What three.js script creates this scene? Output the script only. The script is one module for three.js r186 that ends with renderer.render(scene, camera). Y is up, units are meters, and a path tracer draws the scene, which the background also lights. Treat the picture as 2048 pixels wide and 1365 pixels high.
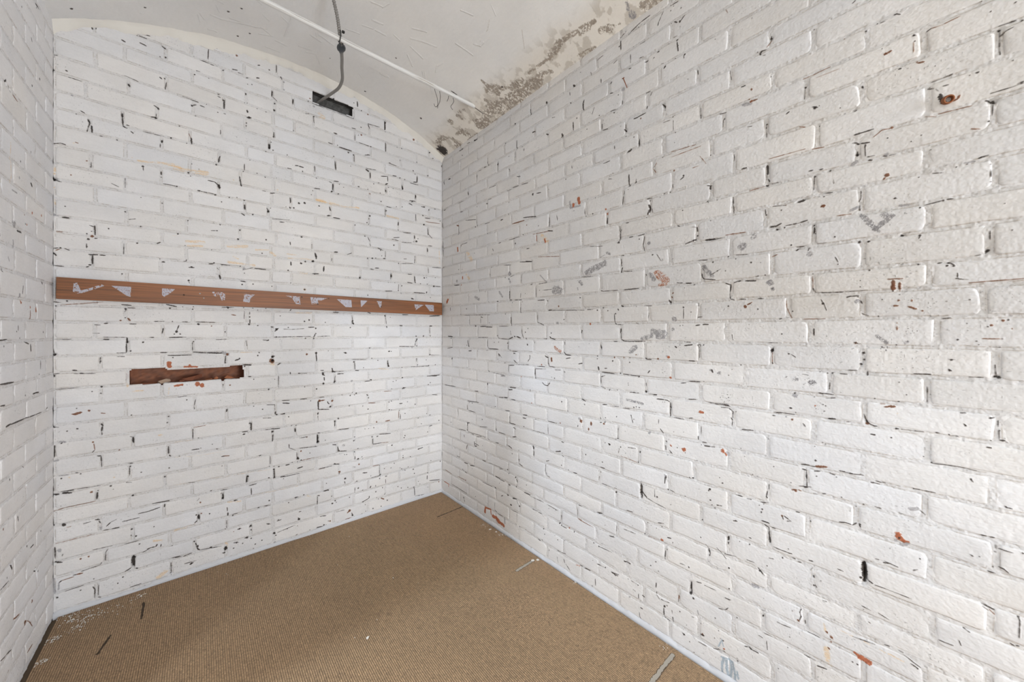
import * as THREE from 'three';
import { RectAreaLightUniformsLib } from 'three/addons/lights/RectAreaLightUniformsLib.js';
import { mergeGeometries } from 'three/addons/utils/BufferGeometryUtils.js';
import { RoundedBoxGeometry } from 'three/addons/geometries/RoundedBoxGeometry.js';
import { ConvexGeometry } from 'three/addons/geometries/ConvexGeometry.js';

// ---------------------------------------------------------------- camera, light, exposure
// room: x across the back wall (0 left corner, W right wall), y up, z from the back wall towards the camera
const W = 1.853, DEPTH = 5.2;
const scene = new THREE.Scene();
const camera = new THREE.PerspectiveCamera(2 * Math.atan(682.5 / 723) * 180 / Math.PI, 2048 / 1365, 0.02, 40);
const YAW = 40.66 * Math.PI / 180;
camera.position.set(0.474, 1.207, 2.417);
camera.lookAt(0.474 + Math.sin(YAW), 1.207, 2.417 - Math.cos(YAW));
camera.setViewOffset(2048, 1365, 0, 19, 2048, 1365);
camera.updateProjectionMatrix();
scene.add(camera);

const renderer = new THREE.WebGLRenderer({ antialias: true });
renderer.toneMapping = THREE.LinearToneMapping;
renderer.toneMappingExposure = 1.13;
renderer.shadowMap.enabled = true;

RectAreaLightUniformsLib.init();
scene.background = new THREE.Color(0.62, 0.72, 0.85);       // overcast sky beyond the windows
function windowLight(name, w, h, pos, target, color, intensity) {
  const l = new THREE.RectAreaLight(color, intensity, w, h);
  l.name = name; l.position.set(...pos); l.lookAt(...target); l.castShadow = true;
  scene.add(l);
  return l;
}
// daylight through the high windows of the hall next door and the room's own window behind the camera
windowLight('hall_window_light', 0.5, 0.5, [-3.17, 3.28, 1.0], [0, 1.9, 1.2], new THREE.Color(0.78, 0.88, 1.0), 150);
windowLight('far_hall_window_light', 0.5, 0.5, [-3.17, 3.28, 3.7], [0, 1.9, 1.0], new THREE.Color(0.82, 0.9, 1.0), 130);
windowLight('hall_door_light', 1.3, 1.6, [-3.17, 0.95, 1.9], [0, 1.1, 1.6], new THREE.Color(0.82, 0.91, 1.0), 2.2);
windowLight('room_window_light', 0.7, 1.7, [1.4, 1.05, 5.17], [1.0, 1.3, 0], new THREE.Color(0.85, 0.92, 1.0), 23);

const COURSE_LEFT = [2743,2670,2597,2524,2455,2379,2305,2229,2156,2086,1999,1919,1852,1774,1697,1630,1559,1487,1404,1320,1248,1174,1103,1032,963,889,811,737,666,598,520,450,385,311,231,166,98,18];
const COURSE_CORNER = [2700,2627,2555,2482,2411,2339,2266,2188,2122,2050,1985,1902,1830,1759,1689,1616,1544,1476,1393,1322,1247,1164,1092,1021,951,881,806,734,663,584,516,437,373,309,237,165,86,10];
const COURSE_FAR = [2688,2615,2543,2470,2399,2327,2254,2176,2110,2038,1972,1899,1826,1742,1671,1607,1529,1458,1379,1315,1242,1168,1093,1020,950,876,801,727,654,579,506,431,373,309,237,165,86,14];
const JOINTS_BACK = [[109,327,558,795,1096,1310,1517,1742],[208,435,648,822,983,1213,1416,1651],[114,342,559,776,876,1088,1311,1520,1744],[206,439,656,787,982,1219,1421,1648],[117,343,562,780,883,1093,1321,1527,1734],[219,442,652,783,984,1214,1417,1651],[89,312,552,761,1105,1316,1538,1736],[200,430,657,790,988,1210,1424,1640],[102,328,543,770,869,1091,1313,1525,1744],[208,428,631,782,993,1203,1419,1640],[105,327,541,771,865,1076,1309,1509,1738],[208,433,650,756,992,1213,1420,1631],[117,329,559,767,1095,1314,1519,1732],[211,417,630,794,975,1203,1419,1637],[116,329,559,768,1084,1305,1524,1738],[204,416,661,781,990,1255,1459,1631],[108,325,541,769,869,1098,1317,1526,1749],[213,440,658,788,989,1220,1432,1645],[115,325,559,775,1101,1308,1523,1745],[208,440,661,778,982,1205,1421,1644],[115,332,568,776,1088,1304,1530,1750],[215,439,656,816,982,1207,1419,1645],[131,331,568,776,1087,1311,1525,1750],[216,437,663,793,997,1219,1439,1648],[133,329,559,804,1101,1309,1532,1750],[210,447,650,782,985,1214,1426,1637],[135,352,574,788,1086,1304,1524,1720],[233,441,677,832,988,1223,1434,1646],[135,352,563,776,887,1103,1315,1517,1735],[223,432,656,789,1006,1217,1439,1637],[122,339,570,766,898,1114,1335,1532,1747],[221,439,661,783,997,1219,1429,1643],[130,337,558,770,904,1124,1328,1518,1744],[232,462,648,779,1029,1209,1384,1639],[147,357,574,769,1086,1306,1518,1740],[234,448,677,778,997,1216,1418,1641],[120,361,570,783,1093,1305,1531,1751]];
const JOINTS_RIGHT = [[248,454,655,873,1097,1319,1541,1749,1959,2195,2409,2618,2843],[133,356,580,792,1004,1209,1430,1646,1873,2082,2298,2507,2723,2951],[258,460,668,886,1104,1318,1535,1752,1960,2179,2404,2620,2845],[150,354,532,793,966,1222,1412,1660,1866,2076,2288,2505,2723,2947],[256,460,643,880,1103,1328,1528,1758,1975,2192,2413,2624,2836],[146,355,571,743,1005,1218,1477,1655,1865,2086,2301,2508,2726,2953],[253,454,676,840,1102,1317,1544,1711,1961,2181,2415,2630,2836],[148,355,567,784,995,1209,1436,1659,1856,2081,2302,2513,2725,2946],[249,447,669,871,1108,1328,1561,1731,1965,2187,2411,2624,2850],[141,355,571,781,1007,1219,1392,1621,1867,2087,2301,2505,2724,2941],[230,450,658,878,1100,1318,1537,1728,1942,2171,2403,2620,2841],[135,362,568,807,999,1215,1439,1687,1904,2068,2291,2516,2727,2953],[254,454,672,878,1110,1350,1547,1763,1977,2195,2409,2624,2833],[146,314,570,830,1018,1242,1466,1674,1902,2071,2282,2506,2722,2936],[254,448,680,880,1102,1327,1531,1766,1973,2188,2406,2625,2839],[142,356,598,790,981,1182,1425,1644,1854,2066,2288,2510,2729,2940],[249,471,658,891,1105,1323,1538,1753,1966,2187,2409,2629,2849],[141,357,571,791,1009,1213,1432,1652,1872,2084,2292,2503,2729,2945],[258,454,670,884,1095,1327,1529,1758,1966,2185,2411,2631,2850],[138,368,572,801,1021,1221,1438,1668,1861,2126,2291,2493,2721,2944],[244,467,672,900,1092,1324,1535,1744,1951,2179,2424,2619,2834],[145,364,571,777,998,1213,1432,1647,1863,2084,2291,2511,2733,2952],[243,458,665,874,1102,1330,1536,1763,2007,2222,2408,2619,2850],[146,355,575,781,1004,1209,1432,1654,1866,2081,2295,2514,2737,2951],[243,454,658,887,1099,1324,1535,1756,1972,2187,2408,2621,2837],[139,359,571,776,1001,1235,1431,1643,1863,2073,2293,2507,2730,2945],[244,446,671,885,1095,1331,1522,1735,1961,2170,2404,2616,2847],[138,350,544,791,993,1212,1439,1623,1843,2073,2278,2511,2734,2941],[220,448,658,837,1108,1324,1539,1748,1960,2173,2411,2623,2834],[150,341,573,764,992,1218,1426,1631,1867,2075,2295,2503,2734,2937],[256,446,661,869,1084,1320,1515,1756,1957,2185,2416,2620,2835],[142,350,564,777,984,1211,1438,1654,1895,2075,2280,2502,2723,2942],[245,429,636,856,1070,1299,1518,1735,1973,2167,2404,2624,2836],[139,346,567,776,1004,1194,1408,1616,1832,2059,2294,2504,2728,2953],[242,460,661,881,1100,1349,1568,1787,1974,2185,2408,2627,2851],[139,361,575,787,998,1210,1424,1645,1860,2085,2289,2504,2721,2951],[256,457,658,875,1096,1322,1529,1754,1964,2195,2417,2625,2837]];
const JOINTS_LEFT = [[113,317,532,743,966],[212,428,640,860],[96,316,528,750,960],[203,424,640,862],[106,325,538,756,975],[210,425,654,854],[109,323,527,758,975],[214,432,651,854],[105,320,541,757,974],[214,435,648,863],[100,312,528,749,961],[218,429,647,862],[108,320,526,757,972],[212,429,648,852],[109,316,527,748,972],[207,432,654,860],[103,320,538,757,970],[215,420,639,856],[109,316,536,743,960],[208,431,648,863],[101,320,534,751,961],[219,423,654,868],[96,319,541,760,967],[208,423,653,855],[106,314,535,760,961],[218,428,652,864],[100,327,535,743,959],[212,427,641,854],[102,317,541,743,973],[218,421,653,864],[112,316,533,750,977],[214,425,644,856],[97,313,541,748,976],[207,424,645,854],[103,328,542,758,970],[219,436,646,864],[97,324,534,757,971]];
const MARKS_BACK = [
["d",4.9,-2,2573,16,2580,36,2581,48,2586],["d",4.5,108,2593,108,2542],["d",3.2,120,2594,119,2548],["d",4.5,113,2609,145,2624],["d",3.9,128,2604,139,2594],
["d",2.6,139,2594,172,2606],["d",4.7,188,2613,227,2613],["d",6.9,262,2672,279,2664],["d",2.8,279,2664,394,2685],["d",4.8,282,2636,282,2619],["d",4.8,236,2596,246,2591],
["d",3.4,255,2603,289,2607],["d",2.4,253,2590,279,2590],["d",4.7,197,2541,208,2537],["d",4.1,255,2558,277,2554],["d",4.2,329,2581,342,2577],["d",5.7,342,2535],["d",3.5,323,2527],
["d",3.7,-23,2534,18,2538],["d",3.1,-15,2520,32,2525],["d",2.1,-21,2502,-21,2453],["d",3.1,-21,2451,-2,2448],["d",8,-19,2365,-20,2346],["d",4.3,-19,2334,-18,2320],
["d",3.1,-13,2369,10,2378],["d",2.5,-13,2357,4,2369],["d",3.7,-6,2313,2,2312],["d",4.4,33,2324,38,2323],["d",2.5,-17,2292,-4,2300],["d",4.3,-19,2291,-15,2266],
["d",1.9,40,2300,77,2298],["d",2,205,2383,250,2375],["d",6.1,217,2351,222,2343],["d",4.2,322,2428,329,2423],["d",4.2,339,2429],["d",2.8,345,2412,341,2378],
["d",4.9,-21,2209,-15,2186],["g",6.9,51,2225],["d",3.7,-19,2176,-17,2159],["d",6.1,-18,2146],["d",2.5,-19,2075,-17,2036],["d",4.9,-16,2033,-16,2021],["d",3.1,-19,2017,-18,2002],
["d",3.7,-15,1997],["d",2.9,75,2168,87,2162],["d",3.8,62,2150],["d",4.5,96,2139,100,2126],["d",2.9,100,2126,99,2113],["d",2.6,98,2113,93,2085],["d",4.5,107,2113,107,2087],
["d",3.2,105,2115,108,2107],["d",5.4,198,2207,199,2190],["d",3.7,199,2187,201,2154],["d",4.7,201,2151,208,2144],["d",2.7,208,2144,215,2144],["d",3,211,2158,220,2158],
["d",3.7,226,2133,234,2126],["d",3.5,302,2284,314,2281],["d",4.9,314,2281,319,2272],["d",3.1,292,2226,312,2231],["d",7,308,2229],["d",1.4,310,2248,310,2234],
["d",1.7,265,2149,337,2148],["d",5,361,2151],["d",3.6,391,2220],["d",5.6,330,2129,329,2118],["d",2.1,324,2109,323,2091],["d",2.6,130,2079,139,2079],["d",4.7,182,2079],
["d",2.8,19,2009,33,2006],["d",2.1,-13,1995,20,2009],["b",2.5,60,2026,68,2025],["d",6.7,-17,1926,-15,1923],["g",3.1,-13,1918,12,1921],["d",5.5,-19,1864],["d",11.1,-13,1853,4,1850],
["d",12.3,-4,1851],["d",2.5,4,1847,22,1844],["d",3.1,-15,1847,-19,1847],["b",4.5,93,1955],["d",1.6,105,1954,105,1935],["d",3.9,104,1933],["b",4.4,48,1881],["d",7.6,265,1982],
["d",2.1,266,1979,267,1962],["d",2,208,1911,208,1868],["d",4.2,327,1976,327,1962],["d",3.2,327,1950],["d",2.1,334,1920,381,1920],["d",4.3,382,1920],["d",1.7,165,1876,188,1866],
["d",7.4,-10,1773],["d",3.1,-15,1770,-4,1767],["d",3.1,259,1835],["o",10.3,250,2005,304,2011],["o",17.5,304,2015,368,2020],["o",17.9,368,2016,394,2013],["o",8,4,1898,3,1873],
["o",9.3,1,1817],["o",6.3,56,2021],["o",4.1,230,2013],["d",4.3,-15,1621,-6,1632],["d",3.7,-14,1615,-14,1575],["d",4.3,-9,1560,-2,1559],["d",2.8,-2,1557,12,1562],["d",5.6,19,1563],
["d",2.5,30,1562,44,1556],["d",3.7,0,1539,8,1529],["d",2.5,-4,1486,28,1485],["d",5.5,-16,1474,-15,1452],["d",6.1,-15,1455,-15,1434],["d",4.4,24,1695,42,1696],
["g",3.1,-17,1696,12,1699],["g",9.3,2,1701],["d",3.9,115,1676,116,1635],["d",2.3,100,1674,115,1670],["d",3.2,106,1649],["d",3.9,93,1636],["d",7.1,97,1613],
["d",2.9,115,1619,123,1620],["b",9.7,108,1628],["d",4.6,157,1670],["d",6.1,246,1619],["d",3.2,312,1628,324,1636],["d",4.5,93,1579],["d",4.5,98,1546,125,1548],
["d",3.6,130,1548,147,1548],["d",4.5,108,1543,108,1507],["d",4.5,98,1499,104,1502],["d",3.2,91,1489,98,1493],["d",4.7,198,1471],["d",4.9,329,1542,339,1543],["d",3.2,322,1555],
["d",4.7,208,1758],["d",2.4,220,1724,241,1731],["d",3.1,32,1742],["d",6.5,386,1687],["d",3.5,330,1826],["b",2.5,8,1631,24,1631],["b",2.5,16,1558,6,1550],["d",2,204,1610,203,1562],
["d",2.2,92,1592,92,1573],["d",4.1,258,1700],["o",6.2,4,1764,5,1745],["o",2.9,365,1676,394,1676],["d",2.5,-13,1316,-13,1273],["d",9.8,-11,1259],["d",4.9,-5,1264],["d",3.7,-2,1282],
["d",3.7,6,1316],["d",5,37,1338],["d",2.5,-4,1333,20,1330],["b",1.9,20,1320,141,1339],["d",3.7,197,1330,227,1328],["d",3.9,345,1338,381,1329],["d",5,357,1320],["d",6.7,209,1311],
["d",2,211,1309,206,1296],["d",2.7,217,1316,239,1316],["b",5.4,216,1269,224,1257],["b",5.4,194,1258],["d",4,208,1270],["d",3.9,143,1243,154,1244],["d",1.9,115,1237,132,1236],
["d",2.7,222,1242,243,1242],["d",2.4,302,1255,337,1256],["d",3.6,366,1256],["d",3.2,334,1222,330,1198],["d",4.2,333,1219],["d",7.9,380,1205],["d",2.5,389,1237,380,1205],
["d",4.3,373,1194],["d",1.6,110,1200,130,1199],["d",2,141,1182,213,1180],["d",3.9,141,1172,158,1171],["d",4,213,1178,215,1154],["d",7.4,214,1158],["d",3.4,212,1151,212,1111],
["d",2,181,1109,211,1109],["d",3.1,287,1179,302,1179],["d",3.2,355,1178,394,1179],["d",1.5,2,1174,48,1173],["d",2.2,-8,1174,4,1106],["d",7.4,3,1109],["d",4.9,-7,1111],
["d",6.2,266,1157],["d",4.7,225,1117],["d",3.2,324,1106,347,1105],["d",3.2,350,1091,394,1089],["d",2.9,132,1091,131,1065],["d",3.9,132,1074],["d",2.7,183,1093,206,1092],
["d",5,368,1080],["d",3.5,52,1040,64,1038],["d",1.9,56,1025,119,1021],["d",3.5,73,1025,83,1024],["d",6.8,-10,1020,2,1019],["g",9.2,-6,982],["d",4.9,-6,971],["d",6.5,135,960],
["d",1.6,68,963,4,962],["d",3.9,108,942],["d",3.9,133,931],["d",1.9,16,1029,-13,1027],["r",14.2,354,1055,356,1037],["o",10.1,215,969,216,955],["o",8.1,232,930,265,930],
["o",3.6,355,934,352,903],["d",4.3,-3,886],["d",4.9,-2,873],["d",4.3,-2,861],["d",2.5,-2,842,-1,817],["d",2.8,0,803,14,800],["d",4.3,-2,805],["b",2.8,50,851,56,851],
["b",8.9,56,849,77,855],["b",8.4,100,859],["b",2.6,134,843,147,840],["d",3.8,37,780],["d",5.1,66,785],["d",4.6,134,795,139,784],["d",3.9,137,781,135,762],["d",2,136,759,137,745],
["d",2.9,64,874],["g",5.6,18,738,32,734],["d",3.7,20,730,24,732],["d",3.4,3,725,2,675],["b",6.5,111,718],["b",1.9,113,711,116,684],["d",1.9,115,681,108,673],["d",3,224,722,234,715],
["d",5.4,233,714,234,690],["d",5,352,794],["d",4.3,348,765],["d",3.6,352,648,352,613],["d",3.9,355,605,360,599],["d",3.3,123,654,134,651],["d",3.3,134,648,135,628],
["d",1.6,135,628,136,602],["b",4.7,190,667],["d",2.7,217,599,232,596],["d",2.4,222,582,222,540],["d",4.7,224,582],["d",4.1,260,547],["d",5,355,544],["g",6.2,4,659,12,660],
["d",9.2,-8,591],["d",3.1,-9,588,2,597],["g",3.7,16,594,40,592],["d",5,22,581],["d",3.8,75,587],["d",2.2,60,595,68,593],["d",1.5,0,585,1,533],["d",3.7,20,524,54,521],
["d",4.4,24,517,50,512],["d",4.3,0,518,14,515],["d",6.6,163,510],["d",3,171,493],["b",8.4,106,499],["d",3.3,125,500],["d",4.6,123,491,121,462],["d",5.7,339,504],["d",6.8,232,446],
["d",2,211,513,229,508],["d",1.6,66,523,132,521],["d",4.1,228,820],["o",17.6,324,710],["o",6.3,44,580],["o",8,174,546],["d",2.2,-2,445,0,389],["d",4.3,0,388],
["d",7.5,24,382,32,378],["b",2.5,36,368,48,368],["d",1.9,83,367,104,369],["d",3.6,117,373,130,368],["d",2.6,128,364,132,353],["g",6.5,133,333,134,326],["d",3,150,332,163,346],
["d",2.3,163,346,181,353],["d",2.3,199,336,253,337],["d",2.7,250,356,284,356],["d",3.1,284,356,322,363],["d",3.5,297,387,355,383],["d",3.2,339,373,338,359],
["d",4.6,167,313,188,312],["d",2,141,317,165,313],["d",4.2,302,278],["d",5.4,229,290],["d",6.1,243,255],["d",3.4,227,263],["d",1.9,110,242,167,238],["d",1.7,206,230,250,230],
["d",4.8,254,213],["d",2.3,154,227,148,216],["d",2.3,148,216,147,180],["d",3.1,4,295,5,248],["g",15.5,16,278],["d",2.8,26,258,24,250],["b",5.1,98,218],["b",5.7,75,217],
["d",3.7,4,230,24,223],["d",4.3,6,231],["b",4.4,64,154,81,153],["d",2.5,54,155,64,154],["d",2.2,77,161,113,165],["d",2.6,113,164,132,167],["d",2.9,132,167,136,175],
["d",10.2,233,159,235,117],["d",12.2,234,155],["d",3,208,105,229,114],["d",4.8,243,106,248,101],["d",4.7,201,82],["d",4.8,279,178,289,181],["d",3.1,289,181,309,180],
["d",4.2,309,180,313,189],["d",3.2,327,184,325,174],["d",2.8,265,169,279,174],["d",2.5,363,102,394,100],["d",2.5,361,81,362,34],["d",4.3,360,30],["d",3.2,365,162],["d",4.7,185,61],
["d",3.2,113,113],["d",3.7,16,141,22,146],["g",4.4,15,138,14,111],["b",1.9,22,146,56,148],["d",1.6,32,95,83,98],["d",3.2,75,80],["d",2.6,110,79,116,64],["d",2.9,116,64,115,28],
["d",1.3,127,78,125,33],["d",2.6,125,26,134,21],["d",5.6,10,79],["d",2.4,224,25,260,26],["g",4.8,255,2,258,-6],["g",4.3,2,163,4,100],["d",4,215,2],["b",1.5,6,310,115,310],
["b",1.8,-6,447,32,453],["b",1.9,32,453,119,455],["o",14,304,210,329,200],["o",21.2,342,47,317,30],["o",2.9,365,226,394,234],["d",2.9,426,2686,468,2697],["d",3,496,2714,525,2718],
["d",3,501,2653,499,2601],["d",4.1,469,2583,505,2583],["d",3.4,508,2581,522,2580],["d",6.1,559,2575],["d",3.9,597,2596,619,2601],["d",2.3,622,2591,644,2591],["d",6.2,574,2686],
["b",8.6,616,2678],["d",3.4,534,2673],["d",3.6,708,2670,718,2675],["d",5.7,761,2670],["d",3.3,795,2714,795,2672],["d",3.7,815,2658,822,2647],["g",8.4,831,2632],["g",5.9,832,2589],
["d",3.2,656,2578,666,2583],["d",4.8,702,2598,715,2603],["d",4,663,2546],["d",4,682,2553],["d",3,454,2522,468,2523],["d",5.2,447,2499],["d",3.8,502,2505],
["d",4.9,775,2560,774,2531],["d",2.1,776,2527,797,2511],["d",6.6,787,2495],["d",9.1,785,2455],["d",4.7,877,2557,875,2529],["d",4,655,2496,655,2488],["d",6.1,540,2441],
["d",7.7,561,2419],["d",4.6,564,2418,563,2376],["d",2.7,537,2428,549,2425],["d",3.3,433,2368,462,2365],["d",6.6,437,2340],["d",2.9,437,2341,454,2349],["d",3,468,2352,485,2350],
["d",3.4,493,2368],["d",4.2,538,2344],["d",3.1,561,2348,570,2348],["d",6.3,661,2404,663,2392],["d",7.2,669,2369],["d",3.6,660,2367,679,2371],["d",4.9,745,2430],["d",3.6,650,2441],
["d",3.6,661,2445],["d",4.7,658,2335],["d",4.7,657,2319],["d",3.2,705,2431],["b",7,963,2594],["d",4.3,955,2577],["d",7,984,2497],["d",2.6,982,2492,986,2458],["g",10.5,984,2556],
["d",3,940,2497,959,2504],["d",4,391,2220],["d",3.7,451,2294],["d",1.8,402,2371,432,2369],["d",5.1,435,2176,436,2150],["b",1.5,426,2195,433,2175],["d",3.3,418,2144],
["d",3.4,547,2120,543,2107],["d",4.6,543,2107,541,2087],["d",7.6,532,2071],["d",2.8,649,2110,649,2077],["d",4.7,644,2069],["d",3.5,628,2039,634,1998],["d",5.5,634,1998,636,1987],
["d",8.2,761,2257,762,2233],["d",10.6,762,2237],["d",6.6,778,2226],["d",4.9,745,2210],["d",4.9,769,2268],["d",3.7,783,2330,783,2301],["d",6.6,783,2306],["d",5.1,887,2173,902,2176],
["d",5.1,906,2175,930,2174],["d",3.1,988,2202,990,2167],["d",5.2,925,2150],["d",2.5,847,2147,869,2149],["d",5.7,742,2065],["d",3.6,705,2077],["d",3.3,795,2075],["d",4.4,998,2131],
["d",4.6,847,2221],["d",3.7,499,1981,525,1980],["d",4.5,525,1980,540,1969],["d",7.6,540,1973,546,1952],["d",4.4,459,1919,468,1920],["d",2.6,471,1918,522,1917],["d",6.8,528,1915],
["d",3.1,617,1922],["d",4.7,649,1913],["d",5.5,650,1892,651,1868],["d",5.5,637,1842,650,1832],["d",5.6,686,1846],["d",3.7,750,1894,756,1883],["d",11.4,756,1879],["d",3.7,767,1898],
["d",9.4,906,1958],["d",10.4,935,1966],["d",4.2,863,1981,864,1953],["d",7.6,862,1923],["d",7.7,880,1924],["d",3.4,841,1922],["d",5.3,1014,1966],["d",4.4,978,2050],
["d",3.7,766,1983,787,1987],["d",2.8,728,1987,745,1987],["d",3.1,986,2066,1018,2071],["d",3.7,811,1830,832,1832],["d",4.4,422,1760],["d",5.3,547,1764],["d",4,381,1920],
["d",3.7,432,1984],["d",5.8,424,2000],["d",3.3,437,2046],["d",3.7,464,2027],["d",4.2,553,1883],["d",3.9,585,1915],["d",3.6,673,2139],["d",3.9,971,2024],["d",5.1,878,2373],
["d",1.9,549,2257,549,2235],["d",1.6,774,1840,858,1851],["o",21.5,376,2008,429,2009],["o",22,443,2010,493,2017],["o",7.4,468,2006,537,1999],["o",7.8,603,2011],["o",9.9,800,2009],
["o",17.6,1002,1999,1046,1996],["o",6.2,582,1809],["d",5,387,1687],["d",6.3,630,1751],["d",7,622,1701],["d",2.3,511,1726,537,1730],["d",3.8,535,1730],["d",7.3,746,1718],
["d",8.6,920,1763],["d",3.8,861,1724,863,1707],["d",2.6,974,1729,974,1702],["d",5.7,728,1639],["d",7.9,990,1678,996,1657],["d",9.7,996,1657],["d",10.5,980,1629],["d",7.8,940,1621],
["d",9.5,917,1608],["d",5.1,865,1610,866,1589],["d",5.9,852,1559],["d",5.4,1040,1605,1038,1574],["d",3.5,978,1554,1006,1555],["d",6.2,990,1553],["d",3.8,503,1554,519,1557],
["d",6,522,1561],["d",4.6,555,1556],["d",2.3,549,1557,588,1556],["g",14.2,647,1547],["d",4,695,1553,745,1552],["d",7.3,436,1530],["d",4,426,1527,446,1528],
["d",2.9,407,1553,416,1557],["d",2.5,417,1565,417,1557],["d",2.3,535,1536,543,1528],["d",5.3,544,1501,549,1481],["d",4.7,633,1477,653,1476],["d",6.3,639,1460],["d",4.8,687,1466],
["d",7.3,426,1462],["d",2.9,426,1456,429,1447],["d",8.6,936,1455],["d",4.9,773,1461],["d",3.4,513,1627],["d",2.9,412,1634],["d",3.9,631,1557],["d",3.6,649,1522],["d",3.4,865,1487],
["d",2.4,686,1555,641,1538],["o",16.4,416,1655,482,1662],["o",10.9,424,1635,476,1641],["o",15.4,579,1655,660,1667],["o",9.6,699,1655,759,1662],["o",16.4,766,1655,787,1637],
["o",8.4,847,1654,891,1652],["o",8.4,850,1631,975,1637],["o",9.3,603,1604,622,1595],["o",19.3,585,1571,692,1568],["o",10.3,909,1555,947,1551],["o",2.5,376,1676,407,1674],
["o",17.3,936,1455],["d",3.3,403,1329],["d",3.3,443,1331],["d",5.1,440,1318],["d",6.2,579,1337,579,1328],["d",3.8,573,1335,585,1334],["d",2.3,603,1335,555,1333],["d",4.7,645,1335],
["d",3.6,686,1334],["d",4.1,745,1335],["d",4,708,1325],["d",4.2,867,1335,861,1327],["b",3.9,594,1296,612,1293],["d",2.4,672,1312,672,1300],["d",5.6,672,1286],
["d",3.2,673,1272,673,1252],["d",7.9,670,1246],["d",2.6,451,1256,528,1254],["d",7.4,462,1244],["d",2.9,402,1255,421,1255],["d",1.6,649,1315,648,1275],["d",3.7,813,1296],
["d",7.8,935,1267],["d",7.8,959,1276],["d",10.8,795,1219],["d",5,787,1208,804,1225],["d",4.1,769,1233,780,1232],["d",2.5,829,1221,865,1219],["d",2.5,869,1219,932,1224],
["d",3.9,955,1232,986,1233],["d",7,994,1226],["d",5.1,852,1230],["d",4.8,708,1239],["d",2.5,783,1176,887,1177],["d",5.8,795,1176],["d",2.6,887,1177,967,1178],
["d",4,992,1193,984,1173],["d",5.2,940,1166],["d",6.1,984,1165],["d",2.8,732,1160,759,1157],["d",3.7,749,1155,759,1161],["d",2.8,656,1157,660,1129],["d",2.2,390,1237,381,1208],
["d",7.9,381,1208],["d",5.1,394,1194],["d",2.9,376,1179,416,1179],["d",2.9,451,1166],["d",4.4,443,1156],["d",1.9,531,1165,573,1166],["d",5.4,568,1205],["d",2.9,376,1090,437,1090],
["d",3.7,441,1104,493,1098],["d",5.2,496,1098,555,1094],["d",2.2,439,1153,440,1109],["g",13.8,558,1097,579,1087],["b",10,577,1087],["d",3.5,570,1078,567,1040],["d",3.8,570,1043],
["d",5.6,715,1091],["d",5.6,708,1075],["d",5.5,609,1053,628,1059],["d",5.5,628,1063],["d",5.5,644,1027,679,1025],["d",6.4,673,1025],["d",5.5,650,1019],["d",9.9,776,1064],
["d",4.9,776,1069,787,1068],["b",24.7,774,1042],["d",12.3,776,1044],["d",3.7,800,1018,815,1027],["d",8.8,998,1076],["d",4.4,996,1072,1000,1028],["b",11.3,947,1072],
["d",3.8,861,972,863,961],["d",6.9,906,962],["d",2.1,909,962,947,959],["d",11.6,1034,946],["d",4,1040,927,1042,909],["d",7.1,1036,892],["d",2.7,1038,970,1020,971],
["d",4.4,666,962,679,961],["d",4.8,690,946],["d",3.7,787,938],["d",2.5,805,955,806,889],["d",5.7,759,883],["d",4.8,936,880],["d",4.8,998,860],["b",6.2,588,924],
["d",2.3,559,933,559,914],["d",1.8,386,884,418,886],["d",3.4,913,810,947,808],["b",4.5,513,1235],["o",11.1,887,1315,971,1316],["o",16.4,766,1032,780,1019],["o",4,682,1095,634,1095],
["r",18.5,459,942],["r",18.6,476,933],["r",7.3,410,1032,457,1029],["r",11,429,1036],["r",8.6,376,941,402,944],["d",1.8,451,864,446,835],["d",1.8,446,831,447,816],
["d",4.2,575,798,573,785],["d",2.6,441,718,441,667],["d",5.6,679,708,679,668],["d",6.4,673,707],["d",3.5,641,665,663,666],["d",7.1,647,654],["d",3.1,641,653,653,654],
["d",9.9,776,643],["d",3.7,778,626,776,589],["d",2.8,742,660,766,659],["d",3.7,769,660,811,656],["d",1.7,787,794,788,760],["d",4.5,790,754,790,739],["d",5.8,793,737,800,736],
["d",6.7,832,737],["d",3.3,815,736,836,735],["d",5.1,854,716],["d",2.8,732,727,769,723],["d",4.8,690,799],["d",3.3,822,813,858,810],["d",5,825,799,858,793],
["d",2.4,749,799,787,794],["d",4.4,967,794],["d",4,1006,787,1008,738],["d",3.1,1008,737,1046,732],["b",13.3,1014,788],["b",4.4,1010,788,1038,787],["d",4.9,730,777],
["d",3.6,687,817],["d",5.3,1004,707,1008,718],["d",2.2,1006,698,1008,671],["d",4.2,869,662],["d",3.8,891,660],["d",6,887,640,888,622],["d",2.6,909,582,951,583],["b",5.2,947,581],
["d",6.2,1004,584,1005,548],["d",13.3,1006,539],["d",3.4,856,557,857,535],["d",2.1,858,535,891,515],["d",2.6,906,523,1002,514],["d",4,994,515],["d",3,896,501,897,471],
["d",11.1,902,464],["d",3.8,898,445],["d",6,917,452],["b",8.6,917,505],["d",3.9,963,483],["b",2.6,921,449,986,451],["d",7.4,783,429],["d",4.1,784,423,785,385],["d",8.2,785,383],
["d",6.5,759,390],["d",5.1,898,408,925,411],["d",3.8,840,440,858,440],["d",3.7,783,446],["d",5,806,440],["d",4.2,872,449],["d",3.7,815,378,836,377],["d",2.1,836,376,909,376],
["d",3.8,829,366],["d",5.5,661,418,658,391],["d",9.5,663,421],["d",7.1,660,395],["d",3.2,669,370,702,372],["d",3.6,679,353,680,319],["d",3.1,549,379,576,377],["d",5.3,511,388],
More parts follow.
